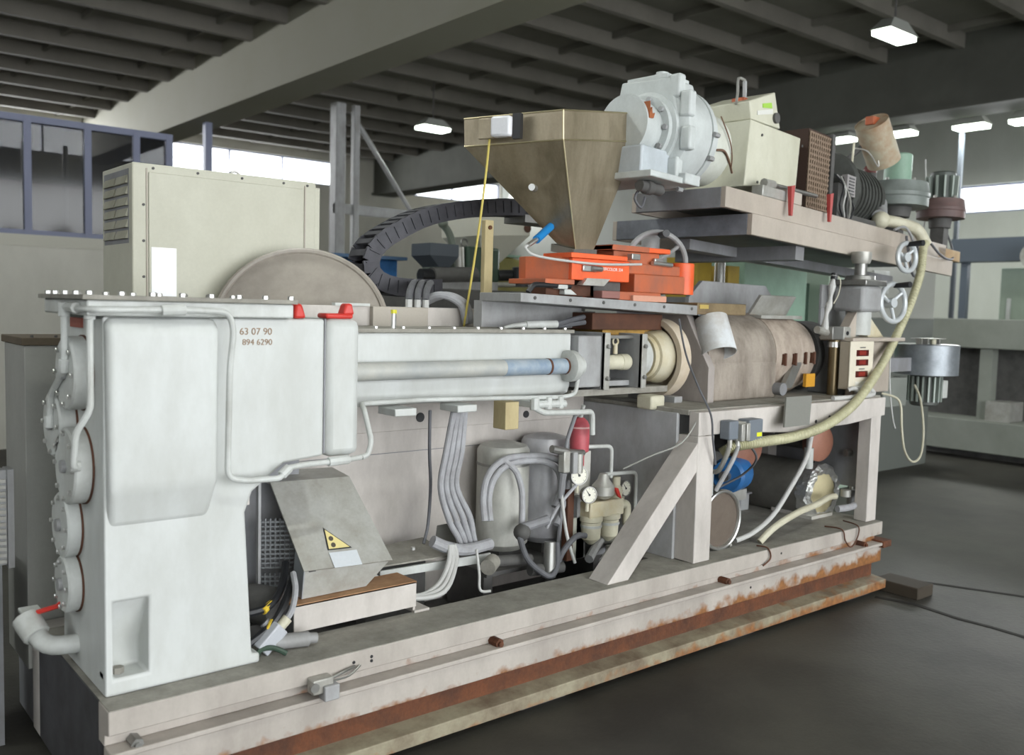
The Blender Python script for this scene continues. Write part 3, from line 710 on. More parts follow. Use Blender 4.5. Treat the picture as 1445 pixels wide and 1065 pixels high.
# steel hopper
t = thing('steel_hopper', (2.3, .58, 1.87), 'brownish stainless steel square hopper standing above the orange gate', 'hopper')
F = V((1.994, 0.330, 2.474)); Lc = V((1.805, 0.800, 2.471)); R_ = V((2.598, 0.470, 2.570)); B_ = Lc + R_ - F
F2 = V((1.999, 0.330, 2.347)); L2 = Lc + (F2 - F) * .98; R2 = V((2.615, 0.470, 2.436)); B2 = L2 + R2 - F2
o1 = V((2.195, 0.440, 1.886)); o2 = V((2.344, 0.470, 1.896)); o4 = V((2.197, 0.570, 1.917)); o3 = o2 + o4 - o1
def shell(loop_a, loop_b, th=.004):
    """thin walled four-sided sleeve between two loops of corners"""
    b = MB(); ca = sum(loop_a, V()) / 4; cb = sum(loop_b, V()) / 4
    ia = [p + (ca - p).normalized() * th for p in loop_a]; ib = [p + (cb - p).normalized() * th for p in loop_b]
    vs = loop_a + loop_b + ia + ib; fs = []
    for i in range(4):
        j = (i + 1) % 4
        fs += [(i, j, 4 + j, 4 + i), (8 + j, 8 + i, 12 + i, 12 + j), (i, 8 + i, 8 + j, j), (4 + i, 4 + j, 12 + j, 12 + i)]
    return b.add(vs, fs)
shell([F2, R2, B2, L2], [F, R_, B_, Lc]).build('rim_band', stain, t)
shell([o1, o2, o3, o4], [F2, R2, B2, L2]).build('cone', stain, t)
e = MB()
for a, b_ in ((F, F2), (F2, o1), (F, R_), (F, Lc), (F2, R2), (F2, L2)): e.tube([a, b_], .004, 6)
e.build('weld_edge', mat('weld_seam', '#b3a888', .35, .8), t)
MB().hexa([o1 - V((.02, .01, .035)), o2 + V((.02, 0, -.035)), o3 + V((0, .02, -.035)), o4 - V((.02, -.02, .035)), o1 - V((.02, .01, 0)), o2 + V((.02, 0, 0)), o3 + V((0, .02, 0)), o4 - V((.02, -.02, 0))]).build('outlet_flange', steel, t)
p = V((1.977, 0.500, 2.151))
MB().cyl(p + V((.02, .01, 0)), p + V((-.02, -.015, 0)), .016, n=10).build('plug', bright, t)
t = thing('level_sensor', (1.853, 0.560, 2.408), 'white blank sensor head on a bracket on the hopper rim', 'sensor')
q = V((1.853, 0.560, 2.408)); dl = (Lc - F).normalized(); nl = V((-dl.y, dl.x, 0)); nl = nl if nl.y < 0 or nl.x < 0 else -nl
Ms = Matrix.Translation(q) @ Matrix(((dl.x, nl.x, 0), (dl.y, nl.y, 0), (0, 0, 1))).to_4x4()
MB(Ms).box(-.05, .05, -.005, .045, -.045, .045).build('head', mat('white_plastic', '#dfe0e4', .4), t, .012)
MB(Ms).box(-.09, -.05, -.005, .02, -.055, .055).build('bracket', black, t)
MB(Ms).box(.05, .13, -.005, .012, -.045, .045).build('plate', stain, t, .003)
t = thing('sensor_probe', (2.061, 0.500, 1.967), 'blue tipped proximity sensor screwed into the lower hopper wall', 'sensor')
a = V((2.126, 0.530, 1.996)); b_ = V((1.972, 0.460, 1.917)); c_ = V((1.906, 0.440, 1.887))
MB().cyl(a, b_, .019, n=14).build('blue_sleeve', mat('bright_blue_plastic', '#1f7fc2', .4), t)
MB().cyl(b_, c_, .011, n=12).build('steel_nut', bright, t)
MB().tube([c_, (1.894, 0.440, 1.874), (1.932, 0.420, 1.844), (2.107, 0.400, 1.828), (2.309, 0.375, 1.822), (2.575, 0.375, 1.835)], .006, 8, 6).build('lead', whose, t)

# white wooden post and string in front of the far hopper
t = thing('wooden_post', (1.93, .80, 1.52), 'pale wooden post standing upright behind the white housing', 'post')
MB().box(1.925, 1.975, .775, .805, 1.516, 2.02).build('post', wood, t, .003)
MB().cyl((1.95, .774, 1.985), (1.95, .766, 1.985), .010, n=8).build('screw_head', rustm, t)
st = MB().tube([(1.848, 0.660, 2.379), (1.826, 0.660, 2.164), (1.816, 0.700, 1.878), (1.816, 0.770, 1.568), (1.809, 0.770, 1.518)], .0055, 6, 4).build('pull_cord', mat('yellow_cord', '#cbb95f', .7))
tag(st, 'yellow pull cord hanging from the hopper rim down to the housing', 'cord')

# ================================================================ co-extruder platform (own frame: a along, b across, c up)
t = thing('carriage_beam', (4.5, .6, 2.14), 'upper beige channel frame carrying the white gear unit', 'platform frame')
MB(UM).box(0, 3.05, 0, .03, -.105, 0).build('side_channel', platm, t, .003)
MB(UM).box(0, 3.05, .56, .59, -.105, 0).build('side_channel', platm, t, .003)
MB(UM).box(0, .03, 0.03, .56, -.105, -.002).build('end_channel', dgrey, t, .003)  # grey instead of beige: shade of the unlit end put into the colour
MB(UM).box(.03, 3.02, .03, .56, -.05, -.03).build('deck', deckm, t)
t = thing('platform', (4.5, .6, 2.02), 'lower beige platform frame below the channel frame, on jack screws', 'platform frame')
MB(UM).box(.22, 3.12, -.03, .0, -.222, -.112).build('side_channel', platm, t, .003)
MB(UM).box(.22, 3.12, .86, .89, -.222, -.112).build('side_channel', platm, t, .003)
MB(UM).box(.22, .25, .0, .86, -.220, -.112).build('end_channel', mat('platform_shade_paint', '#7a7d84', .5, 0, '#3e4046', .5, 8, 1), t, .003)  # slate tone carries the shade of the end turned from the light
MB(UM).box(.25, 3.1, 0, .86, -.15, -.135).build('deck', dgrey, t)
MB(UM).box(.8, .9, .02, .84, -.30, -.222).build('cross_beam', dgrey, t)
MB(UM).box(.3, 3.1, .4, .5, -.28, -.222).build('cross_beam', dgrey, t)

# white gear unit
t = thing('gear_unit', (3.1, .5, 2.25), 'white cast gear unit with bell flange on the raised platform', 'gearbox')
ax = .27; az = .27
gm = mat('gear_unit_paint', '#c3c8c7', .45, 0, '#9fa3a1', .45, 8, .7)
GM = UM @ Matrix.Translation((-.28, .03, -.005)) @ Matrix.Scale(.89, 4)
MB(GM).lathe((-.27, ax, az), (1, 0, 0), [(0, .165), (.01, .168), (.14, .15), (.17, .145)], 36).build('bell', gm, t)
MB(GM).lathe((-.11, ax, az), (1, 0, 0), [(0, .19), (.03, .19), (.035, .215), (.06, .215)], 40).build('bell_flange', gm, t)
copies('flange_bolt', MB(UM.to_3x3().to_4x4()).cyl((-.015, 0, 0), (0, 0, 0), .014, n=6), greym, t,
       [tuple(GM @ V((-.11, ax + .168 * math.cos(k * math.pi / 5), az + .168 * math.sin(k * math.pi / 5)))) for k in range(10)])
MB(GM).lathe((-.05, ax, az), (1, 0, 0), [(0, .25), (.015, .275), (.22, .285), (.235, .27)], 44).build('main_case', gm, t, .004)
MB(GM).prism([(ax - .21, az + .05), (ax - .15, az + .285), (ax + .19, az + .30), (ax + .24, az + .05)], 'x', -.06, .16).build('top_case', gm, t, .01)
MB(GM).box(-.05, .16, ax - .12, ax + .16, az + .285, az + .315).build('top_flange', gm, t, .006)
MB(GM).lathe((.05, ax - .01, az + .315), (0, 0, 1), [(0, .045), (.02, .045), (.025, .035), (.035, .035)], 20).build('filler_plug', gm, t)
MB(GM).lathe((.185, ax, az), (1, 0, 0), [(0, .285), (.035, .285), (.04, .27), (.065, .27), (.07, .255), (.1, .25)], 44).build('joint_ring', gm, t)
copies('ring_bolt', MB(UM.to_3x3().to_4x4()).cyl((-.02, 0, 0), (.02, 0, 0), .013, n=6), greym, t,
       [tuple(GM @ V((.20, ax + .292 * math.cos(a), az + .292 * math.sin(a)))) for a in [math.pi * (1 + k / 7) for k in range(8)]])
MB(GM).lathe((.27, ax, az - .01), (1, 0, 0), [(0, .225), (.22, .215)], 40).build('adapter_drum', mat('adapter_paint', '#cfd2c9', .45, 0, '#a9a894', .4, 8, .6), t)
for (y0, z0, h) in ((ax - .275, az + .06, .14), (ax - .285, az - .12, .13), (ax - .21, az - .27, .12), (ax - .2, az + .17, .13)):
    MB(GM).box(-.06, .0, y0 - .01, y0 + .06, z0, z0 + h).build('rib', gm, t, .012)
MB(GM).box(-.30, -.02, ax - .16, ax + .25, az - .275, az - .12).build('sump', mat('gear_sump_paint', '#bcc3c8', .45, 0, '#8f9599', .4, 8, .7), t, .01)
MB(GM).box(-.33, .0, ax - .25, ax + .3, az - .30, az - .265).build('foot_flange', gm, t, .006)
MB(GM).box(-.04, .1, ax - .27, ax - .17, az - .30, az - .24).build('foot_pad', gm, t, .006)
MB(GM).prism([(-.24, .15), (-.24, .32), (-.05, .44), (.05, .47), (.05, .15)], 'y', .36, .58).build('rear_case', gm, t, .015)
MB(GM).prism([(-.262, az + .02), (-.225, az + .025), (-.215, az + .055), (-.236, az + .045), (-.243, az + .08), (-.255, az + .05), (-.262, az + .11)], 'y', ax - .170, ax - .13).build('rust_scar', mat('rust_scar', '#9a5a35', .8), t)
MB(GM).lathe((-.28, ax - .14, az - .335), (1, 0, 0), [(0, .03), (.05, .03), (.055, .04), (.10, .04), (.11, .03), (.19, .032)], 16).build('oil_valve', darkm, t)
MB(GM).tube([(-.22, ax - .1, az - .34), (-.26, ax - .1, az - .40), (-.2, ax - .1, az - .44), (-.17, ax - .1, az - .38)], .008, 6, 4).build('oil_hose', dhose, t)
rs = mat('thin_rust_wire', '#6d5240', .7)
MB(GM).tube([(.30, ax - .232, az - .06), (.40, ax - .225, az - .05), (.50, ax - .2, az - .10), (.58, ax - .17, az - .14)], .007, 6, 4).build('stray_wire', rs, t)
MB(GM).tube([(.38, ax - .2, az + .15), (.44, ax - .23, az + .02), (.49, ax - .22, az - .06), (.52, ax - .2, az - .12)], .004, 6, 4).build('stray_wire', rs, t)

# drive motor housing
t = thing('drive_housing', (3.95, .6, 2.25), 'cream sheet metal drive housing behind the white gear unit', 'motor housing')
cm = mat('drive_housing_paint', '#cbcab8', .5, 0, '#a8a58e', .4, 6, .6)
H = [(0.369, 0.120, 0.062), (0.943, 0.120, 0.128), (0.964, 0.120, 0.423), (0.400, 0.120, 0.424)]
def slab(pts, y0, y1, nm, m_, par, bv=.006):
    q = [V((p[0], y0, p[2])) for p in pts]; d_ = V((0, y1 - y0, 0))
    return MB(UM).hexa([q[0], q[1], q[1] + d_, q[0] + d_, q[3], q[2], q[2] + d_, q[3] + d_]).build(nm, m_, par, bv)
slab(H, .12, .50, 'body', cm, t)
T = [(0.433, 0.140, 0.433), (0.755, 0.140, 0.439), (0.673, 0.140, 0.629), (0.407, 0.140, 0.527)]
tb = slab(T, .14, .48, 'terminal_box', cm, t)
slab([(0.545, 0.140, 0.517), (0.645, 0.140, 0.533), (0.634, 0.140, 0.562), (0.542, 0.140, 0.539)], .135, .14, 'green_label', mat('green_label', '#9ecb4a', .5), tb, 0)
slab([(0.490, 0.140, 0.467), (0.657, 0.140, 0.504), (0.654, 0.140, 0.531), (0.487, 0.140, 0.489)], .136, .14, 'white_label', mat('white_label', '#d8d8d2', .5), tb, 0)
q = V((0.691, 0.140, 0.487)); MB(UM).cyl((q.x, .14, q.z), (q.x, .125, q.z), .03, n=16).build('cable_entry', darkm, tb)
MB(UM).cyl((.62, .3, .56), (.61, .3, .70), .012, n=8).build('vent_pipe', greym, tb)
MB(UM).box(.48, .58, .22, .3, .545, .575).build('lid_handle', rorange, tb, .004)
MB(UM).tube([(.40, .22, .52), (.46, .25, .60), (.54, .3, .70), (.61, .3, .705)], .008, 6, 3).build('lift_wire', galv, t)
copies('panel_screw', MB(UM.to_3x3().to_4x4()).cyl((0, 0, 0), (0, -.004, 0), .008, n=8), darkm, t, [tuple(UM @ V((a, .118, c))) for a, c in ((.52, .36), (.50, .10), (.93, .12), (.98, .38))])
MB(UM).box(.36, .62, -.0, .07, .0, .06).build('clamp_foot', galv, t, .006)
MB(UM).box(.60, .80, -.0, .06, .0, .07).build('clamp_foot', platm, t, .006)
MB(UM).cyl((.42, .02, .075), (1.0, .02, .085), .013, n=10).build('clamp_rod', steel, t)
MB(UM).cyl((.40, .02, .075), (.50, .02, .078), .024, n=8).build('clamp_nut', galv, t)
for k, (a0, c0) in enumerate(((.585, .03), (1.05, .05))):
    r_ = MB(UM).hexa([(a0, -.05, c0 - .11), (a0 + .02, -.05, c0 - .11), (a0 + .02, -.035, c0 - .11), (a0, -.035, c0 - .11), (a0 + .0, -.045, c0 + .05), (a0 + .04, -.045, c0 + .06), (a0 + .04, -.02, c0 + .05), (a0 + .0, -.02, c0 + .05)]).build('red_clamp_lever', mat('dull_red_plastic', '#a63c38', .5))
    tag(r_, ['red plastic clamp lever hanging on the frame edge by the drive housing', 'red plastic clamp lever hanging on the frame edge by the dark motor'][k], 'lever')

# mesh guard
t = thing('mesh_guard', (4.5, .6, 2.25), 'brown perforated mesh guard beside the cream drive housing', 'guard')
b = MB(UM)
for i in range(15):
    c = .03 + i * .031
    b.box(1.02, 1.30, .09, .096, c, c + .012)
for i in range(11):
    a = 1.02 + i * .027
    b.box(a, a + .011, .088, .094, .03, .475)
g = b.build('wire_mesh', mat('brown_mesh_wire', '#857260', .7), t); g['kind'] = 'stuff'
MB(UM).box(1.02, 1.30, .10, .5, .0, .49).build('guard_box', mat('dark_brown_box', '#3f2d24', .8), t)
MB(UM).box(1.29, 1.33, .08, .1, .0, .50).build('frame_edge', darkm, t)
# dark motor
t = thing('dark_motor', (4.9, .6, 2.25), 'dark grimy electric motor with terminal strip on the platform', 'motor')
dm = mat('grimy_motor_paint', '#4d4f4c', .6, .2, '#34342f', .6, 10, 1)
MB(UM).lathe((1.58, .3, .23), (1, 0, 0), [(0, .10), (.03, .24), (.07, .25), (.10, .20), (.13, .19), (.6, .19), (.62, .16)], 36).build('motor_case', dm, t)
copies('cooling_fin', MB(UM.to_3x3().to_4x4()).lathe((0, 0, 0), (1, 0, 0), [(0, .2), (.012, .2)], 28), dm, t, [tuple(UM @ V((1.76 + .05 * k, .3, .23))) for k in range(8)])
MB(UM).box(1.6, 2.15, .1, .5, -.0, .06).build('mount_foot', darkm, t)
MB(UM).box(1.36, 1.44, .06, .14, .0, .22).build('terminal_block', darkm, t)
tsm = MB(UM).box(1.46, 1.58, .05, .09, .155, .285).build('terminal_strip', mat('grey_strip', '#8d8988', .5), t, .003)
b = MB(UM)
for k in range(6): b.box(1.485, 1.555, .046, .05, .165 + k * .019, .174 + k * .019)
b.build('terminal_slot', black, tsm)
for k in range(5):
    MB(UM).tube([(1.34 + .03 * k, .08, .27), (1.37 + .03 * k, .03, .2 - .02 * k), (1.33 + .05 * k, .03, .08), (1.42 + .03 * k, .05, .02)], .006, 6, 3).build('lead_wire', [black, whose, darkm, galv, black][k], t)
MB(UM).cyl((1.72, .15, .38), (1.73, .15, .54), .008, n=8).build('probe_stem', cream, t)
MB(UM).tube([(1.73, .15, .5), (1.88, .12, .5), (2.0, .1, .42), (2.0, .1, .46)], .005, 6, 4).build('probe_wire', galv, t)
# tilted duct
t = thing('tilted_duct', (5.5, .5, 2.8), 'rusty cream duct stub leaning at an angle behind the dark motor', 'duct')
p0 = UM @ V((2.08, .2, .74)); d = (UM.to_3x3() @ V((.20, -.02, -.24))).normalized()
MB().lathe(p0, d, [(0, .112), (.31, .112), (.31, .104), (.01, .104)], 30, cap=False).build('tube', mat('rusty_cream_duct', '#b0a994', .6, 0, '#96683f', .75, 7, 1), t)
MB().lathe(p0 + d * .01, d, [(0, .108), (.004, .108)], 26).build('cap', mat('rusty_cream_duct', '#b3ab97'), t)
MB().box(p0.x - .03, p0.x + .06, p0.y - .03, p0.y + .03, p0.z - .02, p0.z + .035).build('rusty_clip', rorange, t, .004)
MB().tube([p0 + d * .1, UM @ V((2.08, .42, .45)), UM @ V((2.08, .42, .05))], .02, 8).build('support_stay', darkm, t)
# blowers
def blower(a, b_, c, rr, hh, mr, mh, mm, hm, label, fins):
    t = thing('blower', tuple(UM @ V((a, b_, c))), label, 'blower')
    M = UM @ Matrix.Translation((a, b_, c))
    MB(M).lathe((0, 0, 0), (0, 0, 1), [(0, rr * .9), (0, rr), (hh * .35, rr), (hh * .4, rr * 1.03), (hh * .55, rr * 1.03), (hh * .6, rr), (hh, rr * .96), (hh, .01)], 36).build('scroll_case', hm, t)
    MB(M).lathe((0, 0, hh), (0, 0, 1), [(0, mr * 1.02), (.02, mr), (mh, mr), (mh + .01, mr * .9)], 24).build('motor', mm, t)
    if fins:
        copies('fin', MB(UM.to_3x3().to_4x4()).box(mr * .9, mr * 1.22, -.006, .006, hh + .02, hh + mh - .02), mat('pale_fin', '#9aa39c', .5, .3), t,
               [(tuple(UM @ V((a, b_, c))), (0, 0, k * math.pi / 6)) for k in range(12)])
    MB(M).lathe((0, 0, -.07), (0, 0, 1), [(0, rr * .45), (.07, rr * .5)], 20).build('intake', darkm, t)
    copies('case_bolt', MB(UM.to_3x3().to_4x4()).cyl((0, 0, 0), (0, 0, .02), .012, n=6), galv, t, [tuple(UM @ V((a + rr * .8 * math.cos(k * 1.05), b_ + rr * .8 * math.sin(k * 1.05), c + hh))) for k in range(6)])
    MB(M).box(-.05, .05, -.05, .05, -c - .02, -.06).build('pedestal', darkm, t)
blower(2.62, .22, .235, .22, .17, .095, .20, greenp, mat('grey_blower_paint', '#7d8480', .5, .1, '#5d635f', .5, 9, 1), 'grey drum blower with pale green motor cap on the platform end', False)
blower(3.22, .12, .22, .17, .14, .09, .20, mat('dark_motor_paint', '#4f5550', .5), mat('maroon_grey_case', '#6b5552', .6, 0, '#4c4342', .5, 9, 1), 'dark maroon blower with finned motor at the far platform end', True)
t = thing('filter_cluster', tuple(UM @ V((2.95, .5, 0))), 'cluster of dark fittings between the two blowers', 'fittings')
MB(UM).cyl((2.9, .55, 0), (2.9, .55, .55), .05, n=16).build('canister', darkm, t)
MB(UM).cyl((3.02, .6, 0), (3.02, .6, .6), .045, n=16).build('canister', black, t)
MB(UM).ball((2.9, .55, .57), .05).build('dome', mat('maroon_dome', '#6a2f2c', .5), t)
MB(UM).cyl((2.35, .5, .0), (2.35, .5, .56), .06, n=16).build('canister', dgrey, t)
t = thing('pipe_elbow', tuple(UM @ V((2.5, -.02, .07))), 'cream round pipe elbow under the grey blower', 'pipe elbow')
MB(UM).ball((2.08, .09, .075), .06, 18).build('bulb', cream, t)
MB(UM).bent([(2.08, .09, .075), (2.18, .04, .075), (2.36, -.05, .045), (2.42, -.09, -.06)], .04, .06, 14).build('bend', cream, t)
MB(UM).cyl((2.08, .1, .1), (2.3, .2, .22), .05, n=16).build('neck', greym, t)
# ribbed hose sweeping down to the stand
P = [UM @ V((2.42, -.09, -.05)), V((5.257, 0.330, 2.075)), V((5.139, 0.280, 1.905)), V((4.908, 0.220, 1.693)), V((4.663, 0.180, 1.471)), V((4.336, 0.100, 1.288)), V((3.959, 0.020, 1.125)), V((3.619, -0.020, 1.031)), V((3.329, -0.020, 0.991)), V((3.029, -0.020, 0.984)), V((2.887, 0.020, 0.968)), V((2.848, 0.060, 0.931))]
h = MB().tube(P, lambda s: .0245 + .0032 * math.sin(s * 130 * 2 * math.pi), 10, 70).build('ribbed_hose', mat('cream_hose', '#b9b695', .5, 0, '#949072', .5, 14, 1))
tag(h, 'thick cream ribbed hose sweeping from the blowers down to the stand', 'hose')
t = thing('duct_board', tuple(UM @ V((2.9, .0, -.1))), 'orange stained flat board at the outer end of the platform', 'board')
MB(UM).box(2.9, 3.35, .0, .5, -.10, -.02).build('board', mat('stained_board', '#b39a72', .6, 0, '#8f6b40', .6, 6, 1), t, .004)
for k, (pts, m_, lab) in enumerate((
        ([(6.538, 1.000, 2.879), (6.481, 0.950, 2.617), (6.381, 0.900, 2.328), (6.056, 0.800, 2.085)], whose, 'thin white wire hanging beside the grey blower'),
        ([UM @ V((3.35, .30, .32)), UM @ V((3.52, .25, .28)), UM @ V((3.52, .15, .1)), UM @ V((3.2, .0, -.08)), UM @ V((2.8, -.06, -.1)), UM @ V((2.5, -.06, .0))], dhose, 'dark cable looping under the finned blower motor'),
        ([UM @ V((2.02, -.03, .0)), UM @ V((2.15, -.05, .03)), UM @ V((2.28, -.06, -.06)), UM @ V((2.36, -.06, -.18)), UM @ V((2.40, -.07, -.35))], greym, 'grey cable arching over the beige frame edge'),
        ([UM @ V((2.2, -.04, -.02)), UM @ V((2.22, -.06, -.15)), UM @ V((2.32, -.06, -.28)), UM @ V((2.46, -.05, -.2)), UM @ V((2.38, -.04, -.05))], dhose, 'dark looped cable against the lower platform side'))):
    tag(MB().tube(pts, .009 if k != 0 else .006, 6, 5).build('loose_cable', m_), lab, 'cable')

# ================================================================ jacks and handwheels
def handwheel(c, nrm, R, label, mm):
    t = thing('handwheel', tuple(V(c) - V((0, 0, R))), label, 'handwheel')
    n = V(nrm).normalized(); up = V((0, 0, 1)); s = n.cross(up).normalized(); up = s.cross(n)
    MB().torus(c, n, R, .016, 36, 10).build('rim', mm, t)
    for k in range(3):
        a = k * 2.094 + .4
        MB().cyl(V(c) - n * .02, V(c) + (s * math.cos(a) + up * math.sin(a)) * R, .011, n=8).build('spoke', mm, t)
    MB().cyl(V(c) + n * .01, V(c) - n * .05, .03, n=16).build('hub', mm, t)
    e = V(c) + up * R * .92 - s * R * .1
    MB().cyl(e, e + n * .11, .015, .019, 12).build('grip', black, t)
wm = mat('pale_wheel_paint', '#c6cbcd', .35, .2)
t = thing('jack_screw', (4.42, .3, 1.15), 'screw jack on a gusseted pedestal lifting the platform', 'screw jack')
jx, jy = 4.44, .30
MB().cyl((jx, jy, 1.52), (jx, jy, 1.98), .036, n=20).build('screw', steel, t)
MB().lathe((jx, jy, 1.93), (0, 0, 1), [(0, .05), (.03, .06), (.07, .06)], 20).build('cap', galv, t)
MB().box(jx - .14, jx + .10, jy - .12, jy + .12, 1.795, 1.83).build('gear_flange', steel, t, .006)
MB().lathe((jx, jy, 1.83), (0, 0, 1), [(0, .09), (.025, .085), (.03, .05)], 24).build('gear_cover', steel, t)
MB().box(jx - .13, jx + .09, jy - .10, jy + .10, 1.64, 1.795).build('gear_case', greym, t, .02)
MB().cyl((jx, jy, 1.50), (jx, jy, 1.66), .075, n=24).build('pedestal', white2, t)
MB().prism([(jx - .20, 1.485), (jx - .07, 1.485), (jx - .07, 1.64)], 'y', jy - .03, jy + .03).build('gusset', platm, t)
MB().prism([(jx + .07, 1.485), (jx + .26, 1.485), (jx + .07, 1.62)], 'y', jy - .03, jy + .03).build('gusset', creamp, t)
MB().box(jx - .30, jx + .30, jy - .15, jy + .15, 1.465, 1.487).build('bearer_plate', platm, t, .004)
MB().box(jx - .28, jx - .0, jy - .08, jy + .15, 1.151, 1.465).build('pedestal_box', dgrey, t, .006)
MB().box(jx - .0, jx + .26, jy - .08, jy + .15, 1.151, 1.465).build('pedestal_box', platm, t, .006)
MB().box(jx - .24, jx - .17, jy - .088, jy - .08, 1.22, 1.33).build('window_slot', bright, t, .004)
MB().box(jx - .225, jx - .195, jy - .092, jy - .088, 1.235, 1.315).build('slot_insert', black, t)
handwheel((4.66, .20, 1.70), (-.15, -.98, .05), .115, 'pale handwheel with black grip on the screw jack', wm)
handwheel(tuple(UM @ V((1.83, -.2, -.2))), (-.15, -.98, .05), .088, 'pale handwheel with black grip at the platform edge below the blowers', wm)
handwheel((2.98, .64, 1.87), (-.5, -.8, 0), .16, 'large dark rimmed handwheel behind the orange arm boss', greym)
tt = thing('jack_screw', (3.1, .72, 1.66), 'hidden screw jack post under the left platform end by the large wheel', 'screw jack')
MB().cyl((3.05, .75, 1.62), (3.05, .75, 2.02), .05, n=16).build('screw', greym, tt)
MB().box(2.9, 3.2, .66, .85, 1.52, 1.62).build('gear_case', dgrey, tt, .01)
MB().box(3.0, 3.1, .70, .80, 1.152, 1.52).build('column', dgrey, tt)
# digital indicator
t = thing('indicator_box', (4.32, .1, 1.2), 'beige digital indicator box with four small windows beside the jack', 'indicator')
MB().box(4.085, 4.33, .135, .20, 1.19, 1.465).build('body', mat('indicator_side', '#a39a8a', .5), t, .004)
MB().box(4.082, 4.333, .128, .137, 1.187, 1.468).build('face', mat('indicator_face', '#d6cfbd', .5), t, .003)
for z in (1.40, 1.345, 1.278):
    MB().box(4.145, 4.275, .1255, .128, z - .018, z + .018).build('display', redmat, t)
MB().box(4.145, 4.275, .1255, .128, 1.21, 1.235).build('display', mat('pale_display', '#e6e4da', .4), t)
MB().box(4.275, 4.283, .1255, .128, 1.205, 1.24).build('display_edge', black, t)
text('display_digits', '8888', .036, mat('display_red', '#a23a30', .4), t, (4.21, .125, 1.345), RX)
text('display_digits', '8888', .036, mat('display_red', '#a23a30', .4), t, (4.21, .125, 1.278), RX)
text('display_digits', '8888', .036, mat('display_red', '#a23a30', .4), t, (4.21, .125, 1.40), RX)
for z in (1.432, 1.308): MB().box(4.18, 4.24, .1262, .128, z - .003, z + .003).build('caption_line', darkm, t)
MB().box(4.15, 4.26, .14, .19, 1.151, 1.19).build('stem', platm, t)
# big dark end plates and sensor mast by the barrel end
t = thing('head_plate', (4.2, .8, 1.15), 'large dark grey plate with clipped corner behind the barrel end', 'plate')
MB().prism([(3.5, 1.151), (4.40, 1.151), (4.40, 1.66), (4.25, 1.79), (3.62, 1.80), (3.5, 1.70)], 'y', .84, .87).build('plate', greym, t, .003)
MB().box(4.0, 4.42, .60, .84, 1.151, 1.45).build('rear_block', dgrey, t)
MB().hexa([(4.29, .46, 1.151), (4.62, .46, 1.151), (4.62, .48, 1.151), (4.29, .48, 1.151), (4.29, .46, 1.66), (4.62, .46, 1.66), (4.62, .48, 1.66), (4.29, .48, 1.66)]).build('side_plate', greym, t, .003)
MB().prism([(4.29, 1.66), (4.62, 1.66), (4.48, 1.80), (4.29, 1.80)], 'y', .46, .48).build('side_plate', greym, t, .003)
t = thing('sensor_mast', (4.02, .3, 1.15), 'thin pressure transducer mast on a steel column by the barrel end', 'transducer')
MB().cyl((4.11, .25, 1.151), (4.11, .25, 1.47), .032, n=18).build('column', mat('dark_bronze_tube', '#6d5f45', .35, .6), t)
MB().lathe((4.11, .25, 1.43), (0, 0, 1), [(0, .04), (.03, .036)], 14).build('collar', bright, t)
MB().box(4.02, 4.20, .21, .29, 1.475, 1.55).build('block', steel, t, .004)
MB().box(4.13, 4.205, .205, .215, 1.475, 1.55).build('face_plate', galv, t, .003)
MB().cyl((4.165, .20, 1.512), (4.165, .207, 1.512), .012, n=12).build('port', black, t)
MB().cyl((3.92, .25, 1.53), (4.06, .25, 1.51), .022, n=10).build('fitting', galv, t)
MB().tube([(4.0, .25, 1.52), (4.01, .25, 1.62), (4.04, .25, 1.70), (4.055, .25, 1.79), (4.07, .25, 1.84)], lambda s: .016 + .005 * math.sin(s * 20), 10, 6).build('stem', whose, t)
MB().cyl((4.067, .25, 1.82), (4.075, .25, 1.855), .020, n=10).build('cap', black, t)
MB().tube([(4.07, .25, 1.85), (4.12, .24, 1.82), (4.11, .24, 1.74), (4.06, .24, 1.68)], .003, 6, 5).build('wire', cream, t)

# ================================================================ cabinets and guard behind the gearbox
t = thing('cooling_cabinet', (.9, 1.5, 0), 'tall cream cooling cabinet with louvred side behind the gearbox', 'cabinet')
X0, X1, Y0, Y1, ZT = .475, 1.315, 1.30, 1.72, 2.172
MB().box(X0, X1, Y0, Y1, .06, ZT).build('body', acm, t, .006)
MB().box(X0 + .04, X1 - .04, Y0 + .03, Y1 - .03, 0, .06).build('plinth', darkm, t)
MB().box(X0 + .065, X1 - .065, Y0 - .006, Y0, .12, ZT - .035).build('front_panel', acm, t, .003)
MB().box(X0 + .055, X0 + .061, Y0 - .004, Y0, .10, ZT - .02).build('panel_seam', mat('seam_pinkish', '#a79f93', .6), t)
MB().box(X1 - .061, X1 - .055, Y0 - .004, Y0, .10, ZT - .02).build('panel_seam', mat('seam_pinkish', '#a79f93', .6), t)
copies('louvre', MB().hexa([(-.012, 0, 0), (0, 0, 0), (0, .15, 0), (-.012, .15, 0), (-.002, 0, .034), (0, 0, .034), (0, .15, .034), (-.002, .15, .034)]), louv, t,
       [(X0, y, 1.86 + .046 * i) for i in range(6) for y in (Y0 + .055, Y0 + .225)])
MB().box(X0 - .001, X0, Y0 + .045, Y1 - .03, 1.84, 2.15).build('vent_recess', dgrey, t)
copies('panel_screw', MB().cyl((0, 0, 0), (0, -.004, 0), .006, n=8), darkm, t, [(x, Y0, ZT - .018) for x in (.56, .75, .95, 1.15, 1.27)] + [(X0 + .045, Y0, z) for z in (1.7, 1.85, 2.0)])
MB().box(.55, .655, Y0 - .008, Y0 - .006, 1.62, 1.825).build('label_reflection', mat('label_reflection', '#f6f7fb', .35), t)  # white reflection on the window label, put into the colour
MB().torus((.98, Y0 + .15, ZT + .005), (0, 1, 0), .025, .006, 14, 6).build('lifting_eye', steel, t)
